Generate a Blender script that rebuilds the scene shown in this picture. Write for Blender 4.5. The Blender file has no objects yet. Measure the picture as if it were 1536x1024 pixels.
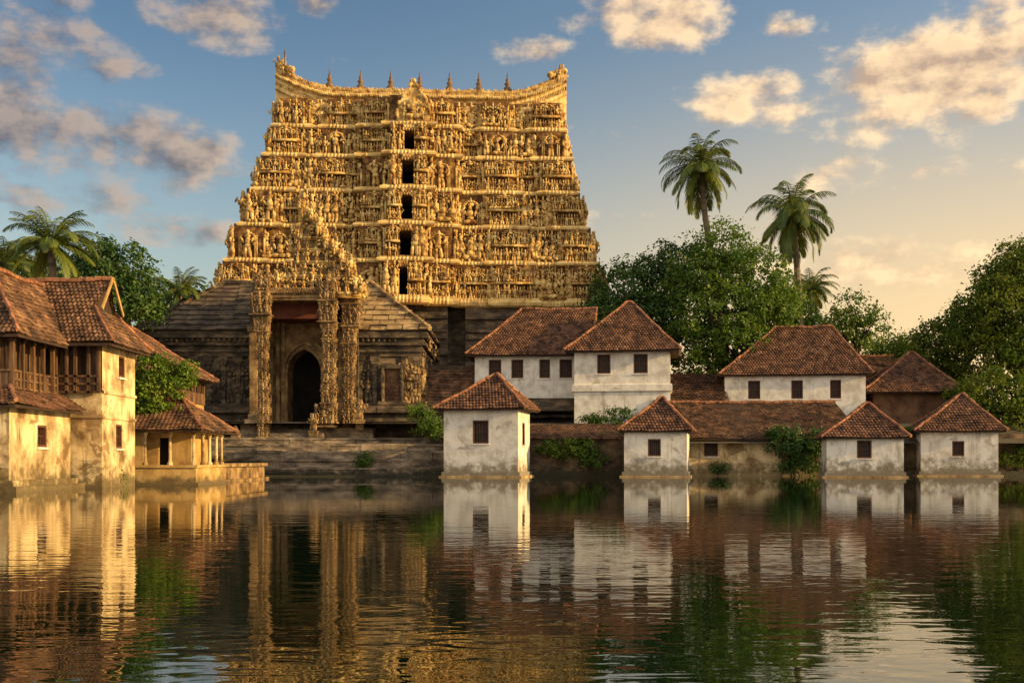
import bpy, math, random
import numpy as np
from math import radians as R, sin, cos, pi, sqrt, atan, atan2
from mathutils import Matrix, Vector, noise as mnoise

# ------------------------------------------------------------------ camera, sky, sun
S = bpy.context.scene
COL = S.collection
FPX, CX, HY, CAMZ = 1700.0, 768.0, 688.0, 1.2       # focal length in photo pixels, centre column, horizon row

cam = bpy.data.cameras.new('camera')
cam.sensor_width = 36.0
cam.lens = 36.0 * FPX / 1536.0
cam.shift_y = (HY - 512.0) / 1536.0
cam.clip_end = 6000
co = bpy.data.objects.new('camera', cam)
co.location = (0, 0, CAMZ)
co.rotation_euler = (R(90), 0, 0)
COL.objects.link(co)
S.camera = co

S.view_settings.view_transform = 'Standard'
S.view_settings.look = 'None'
S.view_settings.gamma = 1.0
S.view_settings.use_curve_mapping = False
S.view_settings.exposure = 0.5

SUN_EL = R(15.0)
SUN_DIR = Vector((0.966 * cos(SUN_EL), -0.26 * cos(SUN_EL), sin(SUN_EL))).normalized()
sl = bpy.data.lights.new('sun', 'SUN')
sl.energy = 5.0
sl.angle = R(0.5)
sl.color = (1.0, 0.66, 0.25)
so = bpy.data.objects.new('sun', sl)
so.rotation_euler = SUN_DIR.to_track_quat('Z', 'Y').to_euler()
COL.objects.link(so)

W = bpy.data.worlds.new('World')
S.world = W
W.use_nodes = True


def build_world():
    nt = W.node_tree
    N, L = nt.nodes, nt.links
    N.clear()

    def new(t, **kw):
        n = N.new(t)
        for k, v in kw.items():
            setattr(n, k, v)
        return n

    def math(op, a, b=None, c=None, clamp=False):
        n = new('ShaderNodeMath', operation=op, use_clamp=clamp)
        for i, v in enumerate((a, b, c)):
            if v is None:
                continue
            if isinstance(v, (int, float)):
                n.inputs[i].default_value = v
            else:
                L.new(v, n.inputs[i])
        return n.outputs[0]

    def vmath(op, a, b=None):
        n = new('ShaderNodeVectorMath', operation=op)
        for i, v in enumerate((a, b)):
            if v is None:
                continue
            if isinstance(v, tuple):
                n.inputs[i].default_value = v
            else:
                L.new(v, n.inputs[i])
        return n

    def mix(f, a, b, mode='MIX'):
        n = new('ShaderNodeMix', data_type='RGBA', blend_type=mode)
        for i, v in ((0, f), (6, a), (7, b)):
            if isinstance(v, (int, float)):
                n.inputs[i].default_value = v
            elif isinstance(v, tuple):
                n.inputs[i].default_value = (*v, 1) if len(v) == 3 else v
            else:
                L.new(v, n.inputs[i])
        return n.outputs[2]

    def ramp(v, a, b, to0=0.0, to1=1.0, smooth=True):
        n = new('ShaderNodeMapRange')
        n.interpolation_type = 'SMOOTHSTEP' if smooth else 'LINEAR'
        L.new(v, n.inputs[0])
        n.inputs[1].default_value = a
        n.inputs[2].default_value = b
        n.inputs[3].default_value = to0
        n.inputs[4].default_value = to1
        return n.outputs[0]

    sky = new('ShaderNodeTexSky', sky_type='NISHITA')
    sky.sun_disc = False
    sky.sun_elevation = SUN_EL
    sky.sun_rotation = atan2(SUN_DIR.x, SUN_DIR.y)
    sky.air_density = 1.2
    sky.dust_density = 2.4
    sky.ozone_density = 1.6

    tc = new('ShaderNodeTexCoord')
    sep = new('ShaderNodeSeparateXYZ')
    L.new(tc.outputs['Generated'], sep.inputs[0])
    az = math('ARCTAN2', sep.outputs[0], sep.outputs[1])
    el = math('ARCSINE', sep.outputs[2])
    comb = new('ShaderNodeCombineXYZ')
    L.new(az, comb.inputs[0])
    L.new(el, comb.inputs[1])
    P = comb.outputs[0]

    # warm towards the low sun on the right, cool away from it
    warm = ramp(az, -0.30, 0.45)
    low = ramp(el, 0.40, 0.04)
    high = ramp(el, 0.10, 0.42)
    cool = math('MULTIPLY', high, ramp(az, 0.45, -0.35, 0.25, 1.0))
    wl = math('MULTIPLY', warm, low)
    tinted = mix(math('MULTIPLY', low, 0.6), sky.outputs[0], (1.15, 0.92, 0.74), 'MULTIPLY')
    tinted = mix(math('MULTIPLY', wl, 0.95), tinted, WARM_TINT)
    tinted = mix(cool, tinted, SKY_TINT, 'MULTIPLY')

    def A(px):
        return atan((px - CX) / FPX)

    def E(px, py):
        return atan((HY - py) / sqrt(FPX ** 2 + (px - CX) ** 2))

    blobs = [  # px, py, rx, ry (photo pixels), weight
        (250, 225, 105, 58, 1.05), (150, 215, 110, 54, .85), (330, 250, 60, 26, .7),
        (5, 160, 80, 100, .95), (30, 50, 110, 50, .5), (320, 22, 100, 42, .95), (150, 78, 60, 40, .7),
        (265, 345, 80, 26, .62), (30, 298, 60, 26, .7), (150, 290, 90, 26, .55),
        (990, 20, 112, 58, .95), (880, 32, 60, 20, .6), (805, 78, 60, 22, .85),
        (1390, 125, 165, 78, 1.0), (1290, 150, 90, 48, .75), (1490, 50, 110, 80, .7), (1120, 140, 88, 44, .95), (1180, 165, 70, 30, .8),
        (1480, 165, 60, 30, .8), (1310, 258, 110, 26, .62), (1300, 398, 130, 34, .6),
        (1490, 376, 110, 22, .55), (915, 328, 60, 24, .6), (1170, 40, 36, 20, .6), (462, 6, 34, 16, .75),
        (930, 196, 60, 16, .45), (220, 105, 26, 14, .5),
        (-250, 150, 240, 120, .9), (-500, 300, 260, 80, .8), (1800, 120, 220, 110, .9), (2150, 260, 300, 70, .8),
        (500, -260, 240, 90, .8), (1200, -320, 260, 110, .9), (200, -420, 260, 120, .8),
    ]
    acc = None
    for (px, py, rx, ry, w) in blobs:
        d = vmath('SUBTRACT', P, (A(px), E(px, py), 0))
        sx, sy = 1.0 / (rx / FPX), 1.0 / (ry / FPX)
        d = vmath('MULTIPLY', d.outputs[0], (sx, sy, 0))
        q = vmath('DOT_PRODUCT', d.outputs[0], d.outputs[0])
        m = math('MULTIPLY_ADD', q.outputs['Value'], -w * 0.62, w)
        acc = m if acc is None else math('MAXIMUM', acc, m)
    acc = math('MAXIMUM', acc, -0.6)
    # unseen bright cloud bank behind the camera, added as fill for the front walls
    rear = ramp(math('ABSOLUTE', az), 1.25, 1.9, -0.6, 1.25)
    acc = math('MAXIMUM', acc, math('MULTIPLY_ADD', el, -0.7, rear))

    def fbm(vec, scale, detail=8.0, rough=0.58):
        n = new('ShaderNodeTexNoise', noise_dimensions='2D')
        n.inputs['Scale'].default_value = scale
        n.inputs['Detail'].default_value = detail
        n.inputs['Roughness'].default_value = rough
        L.new(vec, n.inputs['Vector'])
        return n.outputs[0]
    Pm = vmath('MULTIPLY', P, (1.0, 1.7, 0)).outputs[0]
    n1 = fbm(Pm, 17.0)
    Po = vmath('ADD', Pm, (0.018, 0.014, 0)).outputs[0]
    n2 = fbm(Po, 17.0, 5.0)
    n3 = fbm(Pm, 6.0, 3.0)
    dens = math('ADD', acc, math('MULTIPLY_ADD', n1, 2.5, -1.36))
    dens = math('ADD', dens, math('MULTIPLY_ADD', n3, 1.0, -0.5))
    cov = ramp(dens, 0.06, 0.95)
    fade = ramp(el, 0.02, 0.2, 0.5, 1.0)
    cov = math('MULTIPLY', cov, math('MULTIPLY', fade, 0.9))
    thick = ramp(dens, 0.35, 1.4)
    lit = math('ADD', math('MULTIPLY', math('SUBTRACT', n1, n2), 3.6), 0.56, clamp=True)
    lit = math('MULTIPLY', lit, math('MULTIPLY_ADD', thick, -0.35, 1.0))
    side = math('MAXIMUM', ramp(az, -0.42, 0.25), ramp(math('ABSOLUTE', az), 1.2, 1.8))
    shade = mix(side, CLOUD_SHADE_L, CLOUD_SHADE_R)
    light = mix(side, CLOUD_LIT_L, CLOUD_LIT_R)
    ccol = mix(lit, shade, light)
    ccol = mix(ramp(math('ABSOLUTE', az), 1.3, 1.9), ccol, REAR_FILL)

    b1 = new('ShaderNodeBackground')
    L.new(tinted, b1.inputs[0])
    b1.inputs[1].default_value = SKY_STRENGTH
    b2 = new('ShaderNodeBackground')
    L.new(ccol, b2.inputs[0])
    L.new(ramp(math('ABSOLUTE', az), 1.2, 1.9, CLOUD_STRENGTH, CLOUD_STRENGTH * 1.3), b2.inputs[1])
    ms = new('ShaderNodeMixShader')
    L.new(cov, ms.inputs[0])
    L.new(b1.outputs[0], ms.inputs[1])
    L.new(b2.outputs[0], ms.inputs[2])
    out = new('ShaderNodeOutputWorld')
    L.new(ms.outputs[0], out.inputs[0])


SKY_STRENGTH = 0.13
SKY_TINT = (0.45, 0.56, 0.66)
WARM_TINT = (6.3, 4.35, 2.2)
CLOUD_STRENGTH = 1.0
CLOUD_SHADE_L = (0.10, 0.10, 0.125)
CLOUD_SHADE_R = (0.42, 0.29, 0.20)
CLOUD_LIT_L = (0.40, 0.31, 0.25)
REAR_FILL = (0.80, 0.72, 0.62)
CLOUD_LIT_R = (0.98, 0.70, 0.40)
build_world()

# ------------------------------------------------------------------ helpers


def PX(px, Y):
    return (px - CX) / FPX * Y


def PZ(py, Y):
    return CAMZ + (HY - py) / FPX * Y


def P3(px, py, Y):
    return np.array((PX(px, Y), Y, PZ(py, Y)))


rng = random.Random(7)


def sphere_template(seg, rings, jit, seed):
    r = np.random.RandomState(seed)
    v = [(0, 0, -1)]
    for i in range(1, rings):
        a = -pi / 2 + pi * i / rings
        for j in range(seg):
            b = 2 * pi * j / seg
            v.append((cos(a) * cos(b), cos(a) * sin(b), sin(a)))
    v.append((0, 0, 1))
    v = np.array(v, float)
    v *= (1 + (r.rand(len(v), 1) - .5) * 2 * jit)
    tri, quad = [], []
    top = len(v) - 1
    for j in range(seg):
        k = (j + 1) % seg
        tri.append((0, 1 + k, 1 + j))
        tri.append((top, 1 + (rings - 2) * seg + j, 1 + (rings - 2) * seg + k))
        for i in range(rings - 2):
            a, b = 1 + i * seg, 1 + (i + 1) * seg
            quad.append((a + j, a + k, b + k, b + j))
    return v, np.array(tri), np.array(quad)


LUMPS = [sphere_template(7, 5, 0.20, s) for s in range(10)]
BALL = sphere_template(10, 7, 0.0, 1)


class MB:
    """collects faces of one part, built as one mesh object"""

    def __init__(self):
        self.V, self.F, self.T, self.n = [], [], [], 0
        self.tint = 0.5

    def add(self, v, *faces, tint=None):
        v = np.asarray(v, float).reshape(-1, 3)
        t = self.tint if tint is None else tint
        for f in faces:
            f = np.asarray(f, int)
            if len(f) == 0:
                continue
            self.F.append(f + self.n)
            self.T.append(np.full(len(f), t) if np.isscalar(t) else np.asarray(t, float))
        self.V.append(v)
        self.n += len(v)

    def box(self, x0, x1, y0, y1, z0, z1, tint=None):
        v = [(x, y, z) for z in (z0, z1) for y in (y0, y1) for x in (x0, x1)]
        self.add(v, [(0, 2, 3, 1), (4, 5, 7, 6), (0, 1, 5, 4), (2, 6, 7, 3), (0, 4, 6, 2), (1, 3, 7, 5)], tint=tint)

    def obox(self, c, half, M, tint=None):
        v = np.array([(x, y, z) for z in (-1, 1) for y in (-1, 1) for x in (-1, 1)], float) * np.array(half)
        v = v @ np.array(M).T + np.array(c)
        self.add(v, [(0, 2, 3, 1), (4, 5, 7, 6), (0, 1, 5, 4), (2, 6, 7, 3), (0, 4, 6, 2), (1, 3, 7, 5)], tint=tint)

    def bar(self, a, b, w, h=None, tint=None):
        a, b = np.array(a, float), np.array(b, float)
        d = b - a
        l = np.linalg.norm(d)
        d /= l
        up = np.array((0, 0, 1.0)) if abs(d[2]) < .95 else np.array((0, 1.0, 0))
        s = np.cross(d, up)
        s /= np.linalg.norm(s)
        u = np.cross(s, d)
        M = np.stack([d, s, u], 1)
        self.obox((a + b) / 2, (l / 2, w / 2, (h or w) / 2), M, tint)

    def quad(self, a, b, c, d, tint=None):
        self.add([a, b, c, d], [(0, 1, 2, 3)], tint=tint)

    def poly(self, pts, tint=None):
        self.add(pts, [tuple(range(len(pts)))], tint=tint)

    def prism(self, poly, z0, z1, top_scale=None):
        """poly: (x,y) counter clockwise, extruded from z0 to z1"""
        n = len(poly)
        v = [(x, y, z0) for x, y in poly] + [(x, y, z1) for x, y in poly]
        self.add(v, [(i, (i + 1) % n, n + (i + 1) % n, n + i) for i in range(n)])
        self.add(v, [tuple(range(n))[::-1]])
        self.add(v, [tuple(range(n, 2 * n))])

    def slab_xz(self, poly, y0, y1):
        """outline (x,z) extruded in depth from y0 (front) to y1"""
        n = len(poly)
        v = [(x, y0, z) for x, z in poly] + [(x, y1, z) for x, z in poly]
        self.add(v, [(i, n + i, n + (i + 1) % n, (i + 1) % n) for i in range(n)])
        self.add(v, [tuple(range(n))])
        self.add(v, [tuple(range(n, 2 * n))[::-1]])

    def lump(self, c, r, M=None, t=None, tint=None):
        v, tri, quad = (LUMPS[rng.randrange(10)] if t is None else t)
        v = v * np.array(r)
        if M is not None:
            v = v @ np.array(M).T
        self.add(v + np.array(c), tri, quad, tint=tint)

    def tube(self, pts, rad, seg=8, tint=None, cap=True):
        pts = np.array(pts, float)
        n = len(pts)
        rad = [rad] * n if np.isscalar(rad) else rad
        rings = []
        u = None
        for i in range(n):
            d = pts[min(i + 1, n - 1)] - pts[max(i - 1, 0)]
            d /= np.linalg.norm(d) + 1e-9
            if u is None:
                u = np.cross(d, (0.13, 0.99, 0.05) if abs(d[1]) < .9 else (1, 0, 0))
            u = u - d * np.dot(u, d)
            u /= np.linalg.norm(u)
            w = np.cross(d, u)
            a = np.arange(seg) * 2 * pi / seg
            rings.append(pts[i] + rad[i] * (np.outer(np.cos(a), u) + np.outer(np.sin(a), w)))
        v = np.concatenate(rings)
        f = [(i * seg + j, i * seg + (j + 1) % seg, (i + 1) * seg + (j + 1) % seg, (i + 1) * seg + j)
             for i in range(n - 1) for j in range(seg)]
        self.add(v, f, tint=tint)
        if cap:
            self.add(v, [tuple(range(seg))[::-1]], [tuple(range((n - 1) * seg, n * seg))], tint=tint)

    def lathe(self, c, prof, seg=12, tint=None):
        v = []
        for r, z in prof:
            for j in range(seg):
                a = 2 * pi * j / seg
                v.append((c[0] + r * cos(a), c[1] + r * sin(a), c[2] + z))
        f = [(i * seg + j, i * seg + (j + 1) % seg, (i + 1) * seg + (j + 1) % seg, (i + 1) * seg + j)
             for i in range(len(prof) - 1) for j in range(seg)]
        self.add(v, f, tint=tint)

    def sweep(self, path, prof, closed=False, mod=None):
        """path (x,y) left to right as seen from outside; prof (outward offset, z)"""
        p = np.array(path, float)
        n = len(p)
        nor = np.zeros((n, 2))
        for i in range(n):
            if closed:
                a, b = p[i] - p[i - 1], p[(i + 1) % n] - p[i]
            else:
                a, b = p[i] - p[max(i - 1, 0)], p[min(i + 1, n - 1)] - p[i]
                if i == 0:
                    a = b
                if i == n - 1:
                    b = a
            a = a / (np.linalg.norm(a) + 1e-9)
            b = b / (np.linalg.norm(b) + 1e-9)
            na, nb = np.array((a[1], -a[0])), np.array((b[1], -b[0]))
            m = na + nb
            m /= np.linalg.norm(m) + 1e-9
            nor[i] = m / max(0.5, np.dot(m, na))
        k = len(prof)
        off = np.array([q[0] for q in prof])
        z = np.array([q[1] for q in prof])
        m = np.ones(n) if mod is None else np.array(mod)
        v = np.zeros((n, k, 3))
        for i in range(n):
            o = off * m[i]
            v[i, :, 0] = p[i, 0] + nor[i, 0] * o
            v[i, :, 1] = p[i, 1] + nor[i, 1] * o
            v[i, :, 2] = z
        idx = np.arange(n * k).reshape(n, k)
        f = []
        for i in range(n if closed else n - 1):
            j = (i + 1) % n
            for q in range(k - 1):
                f.append((idx[i, q], idx[j, q], idx[j, q + 1], idx[i, q + 1]))
        self.add(v.reshape(-1, 3), f)

    def build(self, name, mat, parent=None, world=False, smooth=False):
        me = bpy.data.meshes.new(name)
        v = np.concatenate(self.V) if self.V else np.zeros((0, 3))
        if parent is not None:
            root = parent
            while root.parent:
                root = root.parent
            lo = np.array(root.location)
            v = v - (lo if world else np.array((0, 0, lo[2])))
        me.vertices.add(len(v))
        me.vertices.foreach_set('co', v.astype(np.float32).ravel())
        cnt = np.concatenate([np.full(len(f), f.shape[1]) for f in self.F])
        loops = np.concatenate([f.ravel() for f in self.F])
        start = np.concatenate([[0], np.cumsum(cnt)[:-1]])
        me.loops.add(len(loops))
        me.loops.foreach_set('vertex_index', loops.astype(np.int32))
        me.polygons.add(len(cnt))
        me.polygons.foreach_set('loop_start', start.astype(np.int32))
        me.polygons.foreach_set('loop_total', cnt.astype(np.int32))
        me.polygons.foreach_set('use_smooth', np.full(len(cnt), smooth))
        at = me.attributes.new('tint', 'FLOAT', 'FACE')
        at.data.foreach_set('value', np.concatenate(self.T).astype(np.float32))
        me.update(calc_edges=True)
        me.materials.append(mat)
        o = bpy.data.objects.new(name, me)
        COL.objects.link(o)
        if parent is not None:
            o.parent = parent
        return o


def thing(name, label, cat, loc, rz=0.0, group=None):
    o = bpy.data.objects.new(name, None)
    COL.objects.link(o)
    o.location = loc
    o.rotation_euler = (0, 0, rz)
    o['label'] = label
    o['category'] = cat
    if group:
        o['group'] = group
    return o


def structure(o):
    o['kind'] = 'structure'
    return o


# ------------------------------------------------------------------ materials
def material(name, cols, scale=1.0, stretch=(1, 1, 1), rough=0.85, bump=0.3, bscale=6.0, tint=None, streak=None,
             stain=None, peel=None, detail=6.0, spec=0.3, translucent=0.0, bdist=0.05):
    """cols: colours across a fractal noise; tint: (dark, light) multiplier by the 'tint' attribute;
    streak: (colour, amount) run-off streaks; stain: (colour, height) damp stain above the water"""
    m = bpy.data.materials.new(name)
    m.use_nodes = True
    nt = m.node_tree
    N, L = nt.nodes, nt.links
    bs = N['Principled BSDF']
    bs.inputs['Roughness'].default_value = rough
    bs.inputs['Specular IOR Level'].default_value = spec
    geo = N.new('ShaderNodeNewGeometry')
    mp = N.new('ShaderNodeMapping')
    mp.inputs['Scale'].default_value = stretch
    L.new(geo.outputs['Position'], mp.inputs[0])
    nz = N.new('ShaderNodeTexNoise')
    nz.inputs['Scale'].default_value = scale
    nz.inputs['Detail'].default_value = detail
    nz.inputs['Roughness'].default_value = 0.65
    L.new(mp.outputs[0], nz.inputs[0])
    rp = N.new('ShaderNodeValToRGB')
    el = rp.color_ramp.elements
    k = len(cols)
    while len(el) < k:
        el.new(0.5)
    for i, c in enumerate(cols):
        el[i].position = 0.37 + 0.28 * i / max(1, k - 1)
        el[i].color = (*c, 1)
    L.new(nz.outputs[0], rp.inputs[0])
    col = rp.outputs[0]

    def mixc(f, a, b, mode='MIX'):
        n = N.new('ShaderNodeMix')
        n.data_type = 'RGBA'
        n.blend_type = mode
        for i, v in ((0, f), (6, a), (7, b)):
            if isinstance(v, (int, float)):
                n.inputs[i].default_value = v
            elif isinstance(v, tuple):
                n.inputs[i].default_value = (*v, 1)
            else:
                L.new(v, n.inputs[i])
        return n.outputs[2]

    def rng_(v, a, b, c=0., d=1.):
        n = N.new('ShaderNodeMapRange')
        n.interpolation_type = 'SMOOTHSTEP'
        L.new(v, n.inputs[0])
        for i, x in enumerate((a, b, c, d)):
            n.inputs[i + 1].default_value = x
        return n.outputs[0]
    if streak:
        mp2 = N.new('ShaderNodeMapping')
        mp2.inputs['Scale'].default_value = (2.6, 2.6, 0.22)
        L.new(geo.outputs['Position'], mp2.inputs[0])
        n2 = N.new('ShaderNodeTexNoise')
        n2.inputs['Scale'].default_value = 1.0
        n2.inputs['Detail'].default_value = 6
        n2.inputs['Roughness'].default_value = 0.7
        L.new(mp2.outputs[0], n2.inputs[0])
        n4 = N.new('ShaderNodeTexNoise')
        n4.inputs['Scale'].default_value = 0.7
        n4.inputs['Detail'].default_value = 5
        L.new(geo.outputs['Position'], n4.inputs[0])
        f = N.new('ShaderNodeMath')
        f.operation = 'MULTIPLY'
        L.new(rng_(n2.outputs[0], 0.5, 0.72), f.inputs[0])
        L.new(rng_(n4.outputs[0], 0.36, 0.62, 0.0, streak[1]), f.inputs[1])
        col = mixc(f.outputs[0], col, streak[0])
    if peel:
        n5 = N.new('ShaderNodeTexNoise')
        n5.inputs['Scale'].default_value = 0.75
        n5.inputs['Detail'].default_value = 9
        n5.inputs['Roughness'].default_value = 0.62
        n5.inputs['Distortion'].default_value = 0.6
        mp5 = N.new('ShaderNodeMapping')
        mp5.inputs['Location'].default_value = (3.1, 7.7, 1.3)
        L.new(geo.outputs['Position'], mp5.inputs[0])
        L.new(mp5.outputs[0], n5.inputs[0])
        col = mixc(rng_(n5.outputs[0], peel[1], peel[1] + .025, 0.0, 0.85), col, peel[0])
    if stain:
        sp = N.new('ShaderNodeSeparateXYZ')
        L.new(geo.outputs['Position'], sp.inputs[0])
        n3 = N.new('ShaderNodeTexNoise')
        n3.inputs['Scale'].default_value = 1.6
        n3.inputs['Detail'].default_value = 7
        n3.inputs['Roughness'].default_value = 0.72
        L.new(geo.outputs['Position'], n3.inputs[0])
        a = N.new('ShaderNodeMath')
        a.operation = 'MULTIPLY_ADD'
        L.new(n3.outputs[0], a.inputs[0])
        a.inputs[1].default_value = -stain[1] * 3.2
        L.new(sp.outputs[2], a.inputs[2])
        f = rng_(a.outputs[0], -stain[1] * 1.35, -stain[1] * 0.35, 0.92, 0.0)
        col = mixc(f, col, stain[0])
    if tint:
        at = N.new('ShaderNodeAttribute')
        at.attribute_name = 'tint'
        rp2 = N.new('ShaderNodeValToRGB')
        rp2.color_ramp.elements[0].color = (*tint[0], 1)
        rp2.color_ramp.elements[1].color = (*tint[1], 1)
        L.new(at.outputs['Fac'], rp2.inputs[0])
        col = mixc(1.0, col, rp2.outputs[0], 'MULTIPLY')
    L.new(col, bs.inputs['Base Color'])
    if bump:
        nb = N.new('ShaderNodeTexNoise')
        nb.inputs['Scale'].default_value = bscale
        nb.inputs['Detail'].default_value = 6
        nb.inputs['Roughness'].default_value = 0.7
        L.new(mp.outputs[0], nb.inputs[0])
        b = N.new('ShaderNodeBump')
        b.inputs['Strength'].default_value = bump
        b.inputs['Distance'].default_value = bdist
        L.new(nb.outputs[0], b.inputs['Height'])
        L.new(b.outputs[0], bs.inputs['Normal'])
    if translucent:
        tr = N.new('ShaderNodeBsdfTranslucent')
        L.new(col, tr.inputs[0])
        mx = N.new('ShaderNodeMixShader')
        mx.inputs[0].default_value = translucent
        L.new(bs.outputs[0], mx.inputs[1])
        L.new(tr.outputs[0], mx.inputs[2])
        L.new(mx.outputs[0], N['Material Output'].inputs[0])
    return m


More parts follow.
